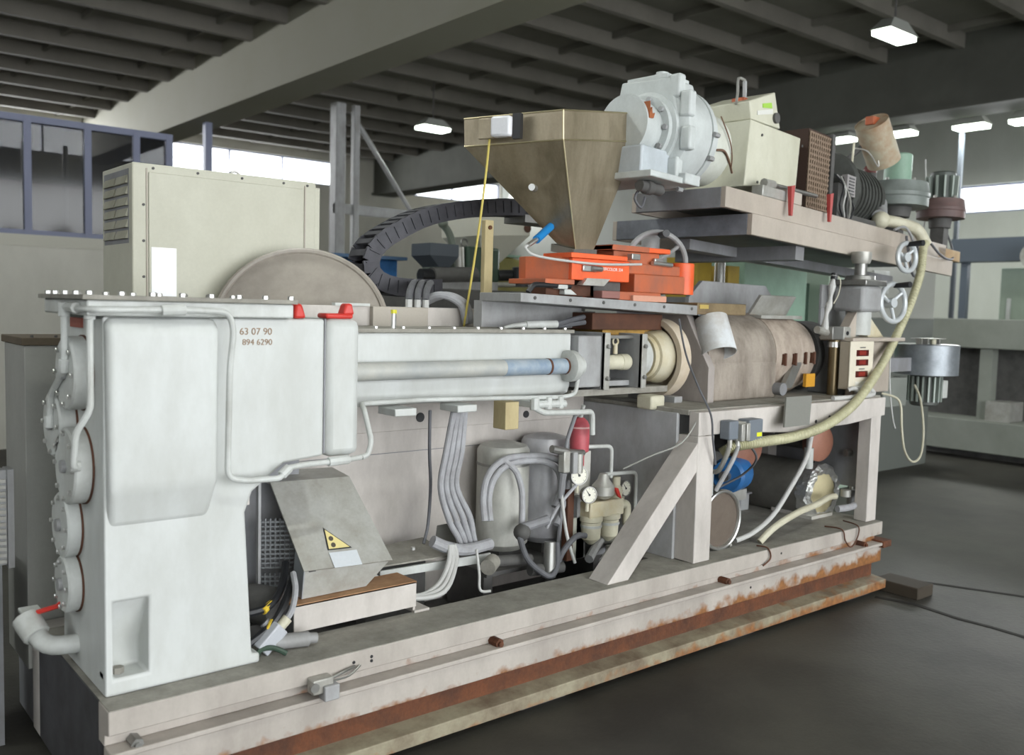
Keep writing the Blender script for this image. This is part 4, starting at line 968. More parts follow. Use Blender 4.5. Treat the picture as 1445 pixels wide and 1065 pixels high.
MB().box(X1, X1 + .03, Y0 + .02, Y1 - .02, 1.0, ZT - .02).build('side_fins', acm, t)
t = thing('switch_cabinet', (.35, 1.15, 0), 'low grey switch cabinet with dirty top behind the gearbox end', 'cabinet')
MB().box(-.01, .42, .95, 1.28, .24, 1.43).build('body', mat('cabinet_grey', '#979792', .55, 0, '#7c7c75', .4, 5, .6), t, .003)
MB().box(-.02, .43, .94, 1.29, 1.43, 1.458).build('top', mat('dirty_brown_top', '#5b5040', .7, 0, '#403626', .5, 10, 1), t, .003)
MB().box(.02, .40, .98, 1.26, 0, .24).build('plinth', dgrey, t)
copies('top_screw', MB().lathe((0, 0, 0), (0, 0, 1), [(0, .006), (.008, .005)], 8), darkm, t, [(.02, .97, 1.458), (.1, .97, 1.458), (.2, .97, 1.458)])
t = thing('vent_guard', (-.2, .86, .6), 'small ribbed grey vent guard fixed beside the switch cabinet', 'guard')
MB().box(-.20, -.085, .88, .93, .66, 1.0).build('frame', greym, t, .003)
copies('rib', MB().hexa([(-.108, -.008, 0), (0, -.008, -.012), (0, 0, -.012), (-.108, 0, 0), (-.108, -.008, .012), (0, -.008, 0), (0, 0, 0), (-.108, 0, .012)]), galv, t, [(-.09, .88, .68 + .022 * i) for i in range(14)])
MB().box(-.085, -.065, .87, .95, .65, 1.0).build('frame_edge', greym, t)
MB().box(-.19, -.10, .9, 1.2, 0, .66).build('stand', dgrey, t)
# round belt guard
t = thing('belt_guard', (1.1, .98, 1.22), 'large grey round belt guard tilted behind the gearbox top', 'guard')
n = V((-.42, -.80, .42)).normalized(); c0 = V((1.10, 1.0, 1.50))
gm2 = mat('belt_guard_paint', '#9c958b', .5, 0, '#77706a', .6, 5, 1)
MB().lathe(c0 - n * .05, n, [(0, .375), (.03, .385), (.06, .375), (.075, .34), (.08, .01)], 60).build('disc', gm2, t)
MB().torus(c0 + n * .02, n, .365, .014, 60, 8).build('rim', gm2, t)
MB().cyl(c0 - n * .05, c0 - n * .05 + V((0, 0, -.5)), .04).build('stay', dgrey, t)

# ================================================================ cable carrier chain
t = thing('drag_chain', (1.9, 1.2, 1.6), 'black plastic cable carrier chain curling back on itself', 'cable chain')
path = [V(p) for p in ((2.530, 1.200, 2.149), (2.322, 1.200, 2.139), (2.088, 1.200, 2.107), (1.869, 1.200, 2.057), (1.703, 1.200, 1.984), (1.564, 1.200, 1.896), (1.518, 1.200, 1.815), (1.535, 1.200, 1.748), (1.615, 1.200, 1.707), (1.750, 1.200, 1.694), (1.929, 1.200, 1.700))]
Q = []
for i in range(len(path) - 1):
    p0 = path[max(i - 1, 0)]; p1 = path[i]; p2 = path[i + 1]; p3 = path[min(i + 2, len(path) - 1)]
    for k in range(8):
        s = k / 8
        Q.append(.5 * ((2 * p1) + (p2 - p0) * s + (2 * p0 - 5 * p1 + 4 * p2 - p3) * s * s + (3 * p1 - p0 - 3 * p2 + p3) * s ** 3))
Q.append(path[-1])
# even spacing
tot = [0]
for a, b_ in zip(Q, Q[1:]): tot.append(tot[-1] + (b_ - a).length)
nl_ = 30; pts = []
for i in range(nl_ + 1):
    d = tot[-1] * i / nl_
    j = max(k for k in range(len(tot)) if tot[k] <= d + 1e-9); j = min(j, len(Q) - 2)
    f = (d - tot[j]) / max(1e-6, tot[j + 1] - tot[j]); pts.append(Q[j].lerp(Q[j + 1], f))
L0 = tot[-1] / nl_
lk = MB()
for y in (-.075, .065): lk.box(-L0 * .56, L0 * .56, y, y + .012, -.044, .044)
lk.box(-L0 * .30, L0 * .30, -.075, .077, .035, .044); lk.box(-L0 * .30, L0 * .30, -.075, .077, -.044, -.035)
lk.box(-L0 * .46, -L0 * .36, -.082, -.07, -.03, .03)
spots = []
for a, b_ in zip(pts, pts[1:]):
    m_ = (a + b_) / 2; d = b_ - a
    spots.append((tuple(m_), (0, -math.atan2(d.z, d.x), 0)))
copies('link', lk, chainm, t, spots)
MB().box(2.46, 2.92, 1.12, 1.30, 2.07, 2.11).build('end_bracket', steel, t)
MB().box(1.5, 2.95, 1.06, 1.34, 1.521, 1.60).build('tray', dgrey, t)
MB().box(2.86, 2.92, 1.26, 1.30, 1.60, 2.08).build('bracket_post', dgrey, t)
for k, x in enumerate((1.52, 1.565, 1.61)):
    c = MB().tube([(x, .80, 1.63), (x + .03, .84, 1.67), (x + .12, .95, 1.71), (x + .22, 1.08, 1.72)], .016, 10, 5).build('control_cable', dhose)
    tag(c, 'dark control cable rising from a gland on the trough edge', 'cable', 'cables by the carrier chain')
for k in range(2):
    c = MB().tube([(1.67 + .03 * k, .95, 1.62), (1.72 + .03 * k, .84, 1.66), (1.80 + .03 * k, .79, 1.62), (1.83 + .025 * k, .785, 1.53)], .018, 10, 6).build('bent_conduit', hosem)
    tag(c, 'light grey conduit bending over the trough edge', 'conduit', 'conduits over the trough edge')
t = thing('cable_plug', (2.0, .6, 1.52), 'white cable plug with taped lead lying on the white housing', 'plug')
MB().cyl((1.93, .47, 1.535), (2.10, .45, 1.54), .018, n=12).build('plug', white2, t)
MB().tube([(1.93, .47, 1.535), (1.86, .47, 1.53), (1.80, .46, 1.522)], lambda s: .014 - .008 * s, 10, 4).build('lead', white2, t)
MB().tube([(2.10, .45, 1.54), (2.2, .46, 1.56), (2.32, .5, 1.575)], .012, 8, 4).build('lead', dhose, t)
MB().tube([(2.05, .52, 1.526), (2.15, .50, 1.53), (2.3, .47, 1.55)], .012, 8, 4).build('lead', dhose, t)

# ================================================================ sheet cover and bracket in front of the pit
t = thing('bracket_channel', (.95, .27, .421), 'beige steel channel bracket with rusty top in the pit opening', 'bracket')
MB().box(.685, 1.20, .22, .228, .445, .545).build('front_web', beige, t, .002)
MB().box(.685, 1.20, .22, .36, .538, .546).build('top_flange', mat('rusty_flange', '#9b7350', .7, 0, '#c9a27a', .5, 12, 1), t)
MB().box(1.19, 1.20, .228, .36, .43, .538).build('end_web', beige, t)
MB().box(1.19, 1.26, .215, .36, .421, .431).build('foot', beige, t, .002)
MB().box(.69, .70, .228, .36, .421, .538).build('end_web', dgrey, t)
t = thing('sheet_cover', (.9, .35, .56), 'dented galvanised sheet cover with yellow warning triangle on the bracket', 'cover')
A1, A2, B1, B2 = V((.70, .45, .945)), V((1.03, .45, .935)), V((.735, .245, .655)), V((1.105, .245, .638))
th = V((0, .004, -.004))
MB().hexa([B1 + th, B2 + th, A2 + th, A1 + th, B1, B2, A2, A1]).build('sloping_sheet', galv, t)
MB().hexa([A1 + th * 2, A2 + th * 2, A2 + V((.01, .16, .0)), A1 + V((-.0, .16, .0)), A1, A2, A2 + V((.01, .16, .012)), A1 + V((0, .16, .012))]).build('top_sheet', galv, t)
MB().hexa([(.735, .262, .548), (1.0, .262, .55), (1.0, .268, .55), (.735, .268, .548), (.74, .258, .65), (1.10, .258, .635), (1.10, .264, .635), (.74, .264, .65)]).build('front_sheet', galv, t)
MB().hexa([(.735, .262, .548), (.739, .262, .548), (.739, .34, .56), (.735, .34, .56), (.735, .246, .652), (.739, .246, .652), (.739, .31, .74), (.735, .31, .74)]).build('side_sheet', mat('pale_galv', '#a3a7ab', .45, .4), t)
MB().box(.76, .785, .252, .258, .645, .65).build('slot', black, t)
e = (B1 - A1).normalized(); exx = (B2 - B1).normalized(); nn = exx.cross(e).normalized()
if nn.y > 0: nn = -nn
def on(u_, v_): return A1 + (A2 - A1) * 0 + exx * u_ + e * v_ + nn * .003
c = on(.165, .255)
ex2 = exx; up = -e
tri = [c - ex2 * .045 - up * .035, c + ex2 * .055 - up * .035, c - ex2 * .03 + up * .055]
def plate(poly, h): 
    b = MB(); k = len(poly)
    b.add([p for p in poly] + [p + nn * h for p in poly], [tuple(range(k)), tuple(range(k, 2 * k))] + [(i, (i + 1) % k, k + (i + 1) % k, k + i) for i in range(k)])
    return b
plate(tri, .001).build('warning_border', black, t)
cc = sum(tri, V()) / 3
plate([cc + (p - cc) * .86 + nn * .001 for p in tri], .001).build('warning_triangle', mat('warning_yellow', '#d8c98a', .5), t)
for dz in (-.012, .014):
    p = cc - ex2 * .01 + up * dz + nn * .0022
    MB().cyl(p, p + nn * .001, .0095, n=14).build('warning_symbol', mat('warning_dark', '#4a4238', .6), t)
c2 = c - up * .075 + ex2 * .01
plate([c2 - ex2 * .055 - up * .03, c2 + ex2 * .06 - up * .03, c2 + ex2 * .06 + up * .03, c2 - ex2 * .055 + up * .03], .001).build('pale_label', mat('pale_label', '#c3c8cc', .5), t)
# perforated grille and small things left in the pit
t = thing('perforated_guard', (.70, .52, .45), 'dark perforated sheet guard beside the galvanised cover', 'guard')
b = MB()
for z0, n_ in ((.63, 11), (.46, 9)):
    for i in range(n_):
        z = z0 + i * .017
        b.hexa([(.655, .44, z), (.80, .36, z), (.80, .364, z), (.655, .444, z), (.655, .44, z + .007), (.80, .36, z + .007), (.80, .364, z + .007), (.655, .444, z + .007)])
    for i in range(10):
        x = .655 + i * .0155; y = .44 - i * .0086
        b.box(x, x + .006, y - .001, y + .003, z0, z0 + n_ * .017)
g = b.build('perforated_sheet', mat('perforated_grey', '#75787a', .5, .4), t); g['kind'] = 'stuff'
MB().box(.645, .655, .43, .45, .421, .98).build('edge_strip', greym, t)
MB().box(.60, .86, .54, .55, .43, 1.04).build('back_sheet', dgrey, t)
t = thing('small_motor', (.66, .36, .421), 'black round motor lying beside the gearbox foot', 'motor')
MB().lathe((.60, .44, .52), (.4, -.9, .0), [(0, .05), (.02, .068), (.13, .07), (.15, .06)], 22).build('case', darkm, t)
MB().box(.56, .70, .34, .46, .421, .46).build('foot', darkm, t)
for k, (p, q) in enumerate((((.56, .20, .555), (.60, .22, .57)), ((.56, .16, .50), (.585, .17, .525)), ((.60, .17, .53), (.615, .18, .55)))):
    o = MB().cyl(p, q, .013, n=10).build('cable_ferrule', yellow)
    tag(o, ['large yellow cable ferrule beside the gearbox foot', 'yellow cable ferrule lowest beside the gearbox foot', 'small yellow ferrule next to the black motor'][k], 'ferrule')
for k, pts_ in enumerate(([(.49, .22, .55), (.58, .21, .562), (.66, .27, .60), (.72, .36, .66)], [(.49, .17, .46), (.565, .165, .505), (.62, .18, .555), (.70, .26, .62)])):
    o = MB().tube(pts_, .014, 8, 5).build('black_cable', black)
    tag(o, ['upper black cable with yellow ferrule beside the gearbox foot', 'lower black cable with yellow ferrules beside the gearbox foot'][k], 'cable')
t = thing('white_connector', (.60, .16, .43), 'white rectangular cable connector hanging beside the gearbox foot', 'connector')
M = Matrix.Translation((.565, .15, .475)) @ Matrix.Rotation(-.75, 4, 'Y') @ Matrix.Rotation(.2, 4, 'X')
MB(M).box(-.05, .05, -.02, .02, -.028, .028).build('shell', mat('grey_white_plastic', '#b9bcc2', .45), t, .005)
MB(M).cyl((.05, 0, 0), (.085, 0, 0), .018, n=12).build('gland', cream, t)
MB().tube([tuple(M @ V((.085, 0, 0))), (.65, .16, .56), (.68, .20, .61), (.70, .26, .65)], .011, 8, 5).build('lead', hosem, t)
t = thing('grey_coupling', (.66, .15, .421), 'dusty grey pipe coupling lying on the deck strip', 'coupling')
MB().cyl((.58, .16, .455), (.70, .14, .448), .026, n=14).build('sleeve', greym, t)
MB().cyl((.685, .143, .45), (.73, .135, .447), .02, .018, 14).build('nipple', greym, t)
MB().cyl((.60, .16, .47), (.56, .19, .52), .018, n=12).build('branch', dgrey, t)
MB().tube([(.50, .12, .432), (.52, .13, .45), (.56, .12, .452), (.60, .10, .430)], .009, 8, 4).build('stub_hose', dgreen, t)

# ================================================================ pipework in the pit
def hose(name, pts, r, m, label, cat='hose', grp=None, sm=6):
    return tag(MB().tube(pts, r, 10, sm).build(name, m), label, cat, grp)
for k in range(4):
    x = 1.49 + .027 * k
    hose('grey_hose', [(x, .40 + .01 * k, 1.17), (x - .02, .42, 1.0), (x - .03, .44, .85), (x + .03 + .01 * k, .46, .70), (x + .10, .48, .60), (x + .13, .50, .55)], .0135, hosem, 'grey hose dropping from the white housing into the pit', grp='hoses dropping from the housing')
hose('thin_cable', [(1.385, .42, 1.18), (1.40, .44, 1.0), (1.45, .5, .85), (1.455, .52, .68), (1.42, .5, .60)], .007, dhose, 'thin dark cable hanging in front of the beige panel', 'cable')
hose('thick_hose', [(1.43, .45, .62), (1.50, .44, .585), (1.60, .44, .56), (1.75, .46, .56)], .026, hosem, 'thick grey hose lying across the pit')
for k, pts_ in enumerate(([(1.708, 0.450, 0.670), (1.720, 0.480, 0.774), (1.765, 0.500, 0.868), (1.869, 0.520, 0.921), (2.009, 0.520, 0.925), (2.137, 0.500, 0.911), (2.203, 0.480, 0.857), (2.207, 0.460, 0.758), (2.156, 0.440, 0.665), (2.109, 0.420, 0.608)],
                          [(1.740, 0.450, 0.666), (1.752, 0.480, 0.764), (1.798, 0.500, 0.846), (1.891, 0.520, 0.893), (2.010, 0.520, 0.902), (2.111, 0.500, 0.889), (2.167, 0.480, 0.840), (2.166, 0.460, 0.762), (2.110, 0.440, 0.688)],
                          [(1.869, 0.520, 0.914), (1.921, 0.500, 0.863), (1.941, 0.480, 0.783), (1.931, 0.460, 0.705), (1.922, 0.450, 0.626)])):
    hose('looped_hose', pts_, .015, hosem, ['outer grey hose arching over the two steel tanks', 'inner grey hose arching over the two steel tanks', 'short grey hose branching down in front of the steel tanks'][k])
for k in range(3):
    hose('sagging_hose', [(1.50 + .01 * k, .42, .60), (1.48 + .02 * k, .40, .53), (1.40, .36 - .02 * k, .46 - .01 * k), (1.28 - .02 * k, .34, .44), (1.16, .36, .50), (1.08, .38, .56)], .011, whose, 'pale hose sagging between the cover and the pit pipes', grp='hoses sagging in the pit')
hose('white_wire', [(1.55, .30, .60), (1.56, .29, .50), (1.56, .28, .43), (1.6, .26, .424)], .006, whose, 'thin white wire dropping to the deck edge', 'wire')
hose('drain_hose', [(1.88, .42, .60), (1.88, .36, .50), (1.92, .30, .44), (1.97, .29, .42), (2.03, .32, .46), (2.06, .36, .54)], .014, dhose, 'dark hose making a small loop at the pit edge')
hose('drain_hose', [(2.06, .36, .42), (2.08, .34, .50), (2.16, .34, .56), (2.24, .36, .55)], .014, dhose, 'dark curved hose below the pressure gauges')
for k, (x, y, r, z1) in enumerate(((1.98, .665, .125, .97), (2.25, .67, .12, .99))):
    t = thing('steel_tank', (x, y, .47), ['dull steel tank under the left part of the hose arch', 'shinier steel tank next to the red cylinder stand'][k], 'tank')
    MB().lathe((x, y, .47), (0, 0, 1), [(0, r * .8), (.03, r), (z1 - .50, r), (z1 - .48, r * .9), (z1 - .465, r * .5)], 30).build('shell', [mat('dull_tank', '#c2c2bb', .5, .15, '#6c6a60', .5, 6, .5), mat('shiny_tank', '#cfcfd2', .4, .2, '#828084', .5, 6, .5)][k], t)
    MB().lathe((x, y, z1 - .1), (0, 0, 1), [(0, r * 1.02), (.012, r * 1.02)], 30).build('seam', steel, t)
    MB().box(x - .06, x + .06, y - .06, y + .06, .42, .475).build('base', darkm, t)
t = thing('pit_shelf', (2.1, .7, .216), 'dark ledge carrying the steel tanks in the pit', 'ledge')
MB().box(1.75, 2.50, .48, .79, .40, .42).build('plate', darkm, t)
MB().box(1.75, 1.80, .5, .78, .216, .40).build('bearer', darkm, t)
MB().box(2.44, 2.50, .5, .78, .216, .40).build('bearer', darkm, t)
t = thing('angle_shelf', (1.4, .55, .45), 'grey angle tray with two small bolts below the beige panel', 'tray')
MB().hexa([(1.13, .46, .545), (1.55, .46, .535), (1.55, .70, .56), (1.13, .66, .56), (1.13, .46, .552), (1.55, .46, .542), (1.55, .70, .567), (1.13, .66, .567)]).build('plate', deckm, t)
MB().hexa([(1.18, .455, .50), (1.75, .455, .48), (1.75, .465, .48), (1.18, .465, .50), (1.18, .455, .53), (1.75, .455, .52), (1.75, .465, .52), (1.18, .465, .53)]).build('front_angle', white2, t)
copies('bolt', hexbolt(.010, .012), bright, t, [(1.25, .55, .567), (1.40, .55, .565)])
MB().box(1.2, 1.5, .6, .68, .216, .55).build('support', darkm, t)

# ---- valve and filter stand
t = thing('red_cylinder', (2.26, .46, .5), 'red pressure accumulator standing on the filter unit', 'accumulator')
MB().lathe((2.26, .44, .93), (0, 0, 1), [(0, .03), (.01, .046), (.13, .048), (.155, .035), (.17, .018)], 24).build('bottle', mat('faded_red_paint', '#b8525a', .5, 0, '#8d4148', .5, 9, 1), t)
MB().lathe((2.26, .44, 1.05), (0, 0, 1), [(0, .0495), (.008, .0495)], 24).build('band', mat('pink_band', '#d7a9a6', .5), t)
MB().cyl((2.26, .44, 1.09), (2.26, .42, 1.16), .010, n=8).build('neck_pipe', white2, t)
MB().cyl((2.26, .44, .87), (2.26, .44, .935), .026, n=14).build('nozzle', mat('faded_red_paint', '#b8525a'), t)
MB().box(2.24, 2.36, .46, .475, .72, .93).build('mount_plate', mat('pale_mount', '#b9b8b0', .5), t, .003)
MB().box(2.18, 2.22, .42, .46, .42, .76).build('brown_post', brown, t, .004)
MB().box(2.25, 2.31, .43, .47, .421, .72).build('post', greym, t)
t = thing('filter_unit', (2.38, .4, .42), 'cream twin bowl filter regulator with red lever in the pit', 'filter regulator')
MB().box(2.27, 2.50, .36, .46, .62, .70).build('manifold', creamp, t, .008)
for x in (2.315, 2.435):
    w_ = MB().lathe((x, .40, .49), (0, 0, 1), [(0, .012), (.015, .03), (.03, .046), (.11, .05), (.115, .056), (.135, .056), (.14, .05)], 20).build('filter_bowl', cream, t)
    MB().lathe((x, .40, .575), (0, 0, 1), [(0, .053), (.012, .053)], 20).build('bowl_ring', white2, w_)
MB().lathe((2.37, .38, .71), (0, 0, 1), [(0, .03), (.02, .055), (.06, .055), (.09, .03), (.12, .02)], 18).build('regulator', galv, t)
MB().lathe((2.48, .40, .70), (0, 0, 1), [(0, .03), (.04, .035), (.06, .02), (.10, .02)], 14).build('valve_body', cream, t)
MB().hexa([(2.43, .335, .72), (2.455, .335, .705), (2.455, .35, .705), (2.43, .35, .72), (2.405, .335, .765), (2.43, .335, .76), (2.43, .35, .76), (2.405, .35, .765)]).build('red_lever', redp, t, .003)
MB().bent([(2.50, .40, .66), (2.56, .40, .66), (2.56, .40, .56), (2.60, .42, .54)], .022, .04, 12).build('outlet_elbow', cream, t)
MB().bent([(2.28, .42, .96), (2.44, .40, .955), (2.44, .40, .80)], .0095, .03).build('air_pipe', white2, t)
MB().bent([(2.40, .40, .82), (2.62, .40, .81), (2.62, .40, .55)], .0095, .03).build('air_pipe', white2, t)
MB().bent([(2.20, .40, 1.14), (2.16, .42, 1.0), (2.14, .42, .70), (2.12, .42, .45)], .010, .03).build('air_pipe', dgrey, t)
MB().box(2.20, 2.30, .43, .47, .421, .62).build('stand', mat('translucent_stand', '#a6a79c', .4), t)
MB().box(2.34, 2.44, .42, .47, .421, .50).build('stand', dgrey, t)
def gauge(c, nrm, r, label):
    n = V(nrm).normalized(); c = V(c)
    t = thing('pressure_gauge', tuple(c - V((0, 0, r))), label, 'gauge')
    MB().lathe(c - n * .03, n, [(0, r * .9), (.005, r), (.032, r), (.032, r * .88), (.028, r * .86)], 28).build('case', steel, t)
    MB().cyl(c - n * .004, c - n * .001, r * .87, n=28).build('dial', mat('dial_white', '#dedcce', .5), t)
    s_ = n.cross(V((0, 0, 1))).normalized(); u_ = s_.cross(n)
    MB().hexa([c + s_ * .003, c - s_ * .003, c - s_ * .001 + (u_ + s_ * .7) * r * .6, c + s_ * .001 + (u_ + s_ * .7) * r * .6] + [c + n * .001 + s_ * .003, c + n * .001 - s_ * .003, c + n * .001 - s_ * .001 + (u_ + s_ * .7) * r * .6, c + n * .001 + s_ * .001 + (u_ + s_ * .7) * r * .6]).build('needle', black, t)
    MB().cyl(c, c + n * .002, r * .13, n=12).build('needle_hub', black, t)
    for k in range(9):
        a = math.radians(-45 + k * 33.75); d_ = s_ * math.cos(a) * -1 + u_ * math.sin(a)
        MB().cyl(c + d_ * r * .68 - n * .0008, c + d_ * r * .80 - n * .0008, .0012, n=4).build('tick', black, t)
    MB().cyl(c - n * .02 - V((0, 0, r)), c - n * .02 - V((0, 0, r + .04)), .009, n=8).build('stem', cream, t)
gauge((2.20, .37, .838), (-.25, -.95, .05), .045, 'white faced pressure gauge beside the red accumulator, the higher of two')
gauge((2.245, .345, .745), (-.25, -.95, .05), .040, 'cream faced pressure gauge just above the twin filter bowls')
gauge((2.55, .40, .735), (.05, -.98, .05), .040, 'pressure gauge on the loop pipe near the diagonal brace')
t = thing('valve_cluster', (2.1, .40, .9), 'cluster of grey valves and fittings left of the red accumulator', 'valves')
MB().cyl((2.03, .38, .975), (2.12, .38, .955), .018, n=10).build('valve', steel, t)
MB().cyl((2.12, .38, .955), (2.24, .39, .94), .014, n=10).build('pipe', steel, t)
MB().box(2.09, 2.13, .36, .40, .86, .96).build('valve_block', galv, t, .005)
MB().box(2.15, 2.18, .36, .40, .85, .95).build('valve_block', greym, t, .005)
MB().cyl((2.20, .38, .85), (2.20, .38, .94), .022, n=12).build('sleeve', galv, t)
MB().cyl((2.105, .38, .86), (2.10, .39, .74), .02, .012, 10).build('spindle', dgrey, t)
MB().tube([(2.10, .39, .80), (2.11, .37, .65), (2.12, .35, .55), (2.15, .33, .44)], .008, 8, 5).build('white_line', whose, t)
MB().tube([(2.2, .38, .80), (2.10, .40, .70), (2.05, .42, .6)], .008, 8, 5).build('grey_line', hosem, t)
t = thing('pump_fitting', (1.98, .35, .3), 'grimy cast pipe tee at the bottom of the pit', 'pipe fitting')
MB().cyl((1.99, .33, .40), (2.0, .34, .56), .032, .026, 14).build('body', steel, t)
MB().cyl((1.90, .36, .44), (2.08, .34, .43), .026, n=12).build('cross', darkm, t)
MB().cyl((1.72, .40, .50), (1.66, .36, .49), .035, n=14).build('side_port', deckm, t)
MB().cyl((1.70, .40, .50), (1.95, .42, .47), .025, n=12).build('pipe', darkm, t)
MB().ball((1.90, .42, .60), .04).build('knob', darkm, t)
MB().cyl((1.9, .42, .62), (2.05, .42, .64), .022, n=10).build('pipe', dgrey, t)
MB().cyl((1.99, .33, .40), (1.99, .34, .215), .022, n=10).build('riser', darkm, t)
for k, (p, q, r_) in enumerate((((2.30, .30, .43), (2.52, .38, .47), .018), ((2.25, .34, .44), (2.55, .5, .50), .022), ((2.5, .2, .50), (2.42, .5, .46), .02))):
    tag(MB().tube([p, V(p).lerp(V(q), .5) + V((0, 0, .02)), q], r_, 8, 4).build('scrap_pipe', [whose, greym, galv][k]), ['thin white pipe end lying behind the diagonal brace', 'grey pipe end lying behind the diagonal brace', 'galvanised pipe stub behind the diagonal brace'][k], 'pipe')
cr = mat('pale_cord', '#a8a8a2', .6)
tag(MB().tube([(2.66, .05, 1.13), (2.60, .10, 1.0), (2.50, .2, .93), (2.42, .3, .86)], .004, 6, 5).build('hanging_string', cr), 'thin pale cord hanging from the stand corner pad', 'cord')
tag(MB().tube([(2.685, 0.220, 1.576), (2.663, 0.150, 1.410), (2.639, 0.050, 1.267), (2.678, 0.000, 1.137), (2.701, 0.000, 1.019), (2.756, 0.020, 0.893)], .005, 6, 5).build('hanging_string', dhose), 'thin dark cord running down from the slide rail past the connector box', 'cord')

# ================================================================ vessels under the stand
t = thing('vacuum_pot', (2.97, .4, .421), 'round vessel with brown ring-rimmed end face under the stand', 'vessel')
MB().lathe((2.97, .15, .575), (0, 1, 0), [(0, .135), (.02, .142), (.60, .142)], 36).build('shell', dgrey, t)
MB().lathe((2.97, .15, .575), (0, -1, 0), [(0, .155), (.012, .155), (.012, .137), (0, .137)], 44, cap=False).build('rim', bright, t)
MB().torus((2.97, .135, .575), (0, 1, 0), .146, .009, 44, 8).build('rim_ring', bright, t)
MB().lathe((2.97, .147, .575), (0, -1, 0), [(0, .14), (.002, .14)], 40).build('end_face', discm, t)
MB().box(2.90, 3.04, .2, .5, .421, .46).build('cradle', dgrey, t)
MB().cyl((3.05, .13, .43), (3.05, .16, .47), .010, n=8).build('rim_clip', galv, t)
t = thing('foil_vessel', (4.15, .6, .421), 'dark vessel with crumpled foil around its pale end under the stand', 'vessel')
MB().lathe((4.13, .32, .56), (0, 1, 0), [(0, .15), (.05, .175), (.56, .175), (.57, .12)], 36).build('shell', mat('dark_vessel', '#66645e', .6, .1, '#47453f', .6, 7, 1), t)
b = MB(); rr = random.Random(7)
vs = []; fs = []
N_ = 40
for i in range(N_):
    a = 2 * math.pi * i / N_
    for j, (r_, y_) in enumerate(((.175, .36), (.172, .30), (.150, .27), (.118, .285))):
        k_ = r_ + rr.uniform(-.007, .007)
        vs.append((4.13 + k_ * math.cos(a), y_ + rr.uniform(-.008, .008), .56 + k_ * math.sin(a)))
for i in range(N_):
    for j in range(3):
        i2 = (i + 1) % N_
        fs.append((i * 4 + j, i2 * 4 + j, i2 * 4 + j + 1, i * 4 + j + 1))
b.add(vs, fs); b.build('foil_wrap', foil, t, smooth=15)
MB().lathe((4.13, .30, .56), (0, -1, 0), [(0, .125), (.01, .125)], 36).build('end_face', mat('pale_tan_face', '#bfb592', .6, 0, '#a09673', .4, 10, 1), t)
MB().box(4.0, 4.27, .30, .55, .421, .45).build('cradle', beige, t)
MB().box(3.98, 4.20, .26, .40, .421, .44).build('cradle', mat('foil_scrap', '#c8c6be', .5, .3), t)
t = thing('blue_motor', (3.5, .55, .421), 'blue electric motor half hidden under the stand', 'motor')
MB().lathe((3.44, .47, .70), (1, .3, 0), [(0, .02), (.0, .085), (.02, .10), (.16, .10), (.18, .08)], 26).build('case', blue, t)
MB().lathe((3.40, .46, .70), (1, .3, 0), [(0, .03), (.04, .03)], 14).build('shaft_end', steel, t)
MB().box(3.44, 3.62, .46, .62, .55, .61).build('foot', galv, t)
MB().box(3.46, 3.60, .48, .60, .421, .55).build('pedestal', dgrey, t)
t = thing('grey_skid_box', (3.6, .45, .421), 'low slate grey box between the two vessels under the stand', 'box')
MB().box(3.30, 3.90, .64, .86, .421, .52).build('box', greym, t, .006)
MB().box(3.29, 3.91, .63, .87, .52, .53).build('lid', dgrey, t)
for k, p in enumerate(((3.62, .50, .845), (4.10, .34, .86))):
    t = thing('copper_disc', p, ['round copper brown disc above the blue motor', 'round copper brown disc near the far stand leg'][k], 'disc')
    MB().lathe(p, (-.2, -1, 0), [(0, .10), (.04, .11), (.05, .09)], 30).build('disc', mat('copper_brown', '#9a6b58', .5, .1, '#6e4638', .5, 9, 1), t)
    MB().cyl(p, V(p) + V((0, .25, 0)), .05).build('stub', darkm, t)
    MB().cyl(V(p) + V((0, .2, .04)), V(p) + V((0, .2, 1.125 - p[2])), .02).build('hanger', darkm, t)
for k, (x, y) in enumerate(((2.83, .12), (3.98, .30))):
    t = thing('vent_riser', (x, y, .7), ['pale riser pipe with collar above the ring-rimmed vessel', 'pale riser pipe with collar beside the foil vessel'][k], 'pipe')
    MB().cyl((x, y, .72), (x, y, 1.0), .016, n=12).build('pipe', whose, t)
    MB().cyl((x, y, .72), (x, y, .84), .027, n=14).build('collar', white2, t)
    MB().cyl((x, y, .90), (x, y, .93), .024, n=8).build('nut', galv, t)
hose('drain_tube', [(3.62, .06, 1.0), (3.58, .06, .85), (3.48, .08, .70), (3.36, .10, .56), (3.22, .12, .48), (3.10, .14, .45)], .013, whose, 'grey tube slanting down beside the ring-rimmed vessel', 'tube')
hose('drain_tube', [(3.25, .10, .43), (3.35, .08, .50), (3.55, .08, .55), (3.80, .12, .56), (4.02, .18, .565), (4.12, .2, .555)], .018, cream, 'cream tube curving across in front of the foil vessel', 'tube')
hose('drain_tube', [(4.05, .14, .50), (4.18, .12, .505), (4.30, .14, .54), (4.34, .16, .58)], .02, hosem, 'grey tube end below the foil vessel beside the far leg', 'tube')
hose('wire_loop', [(3.86, .10, .432), (3.87, .0, .432), (3.89, -.012, .37), (3.95, -.012, .325), (4.01, -.012, .36), (4.03, -.006, .43), (4.05, .10, .44)], .004, brown, 'thin brown wire loop hanging over the rail below the foil vessel', 'wire')
hose('stray_wire', [(3.17, .06, .432), (3.18, .0, .43), (3.19, -.012, .38), (3.13, -.012, .35)], .004, brown, 'short brown wire hanging over the rail by the ring-rimmed vessel', 'wire')
t = thing('sight_gauge', (4.25, .25, .45), 'grimy valve linkage beside the foil vessel', 'valve')
MB().cyl((4.30, .22, .80), (4.33, .22, .56), .012, n=8).build('rod', galv, t)
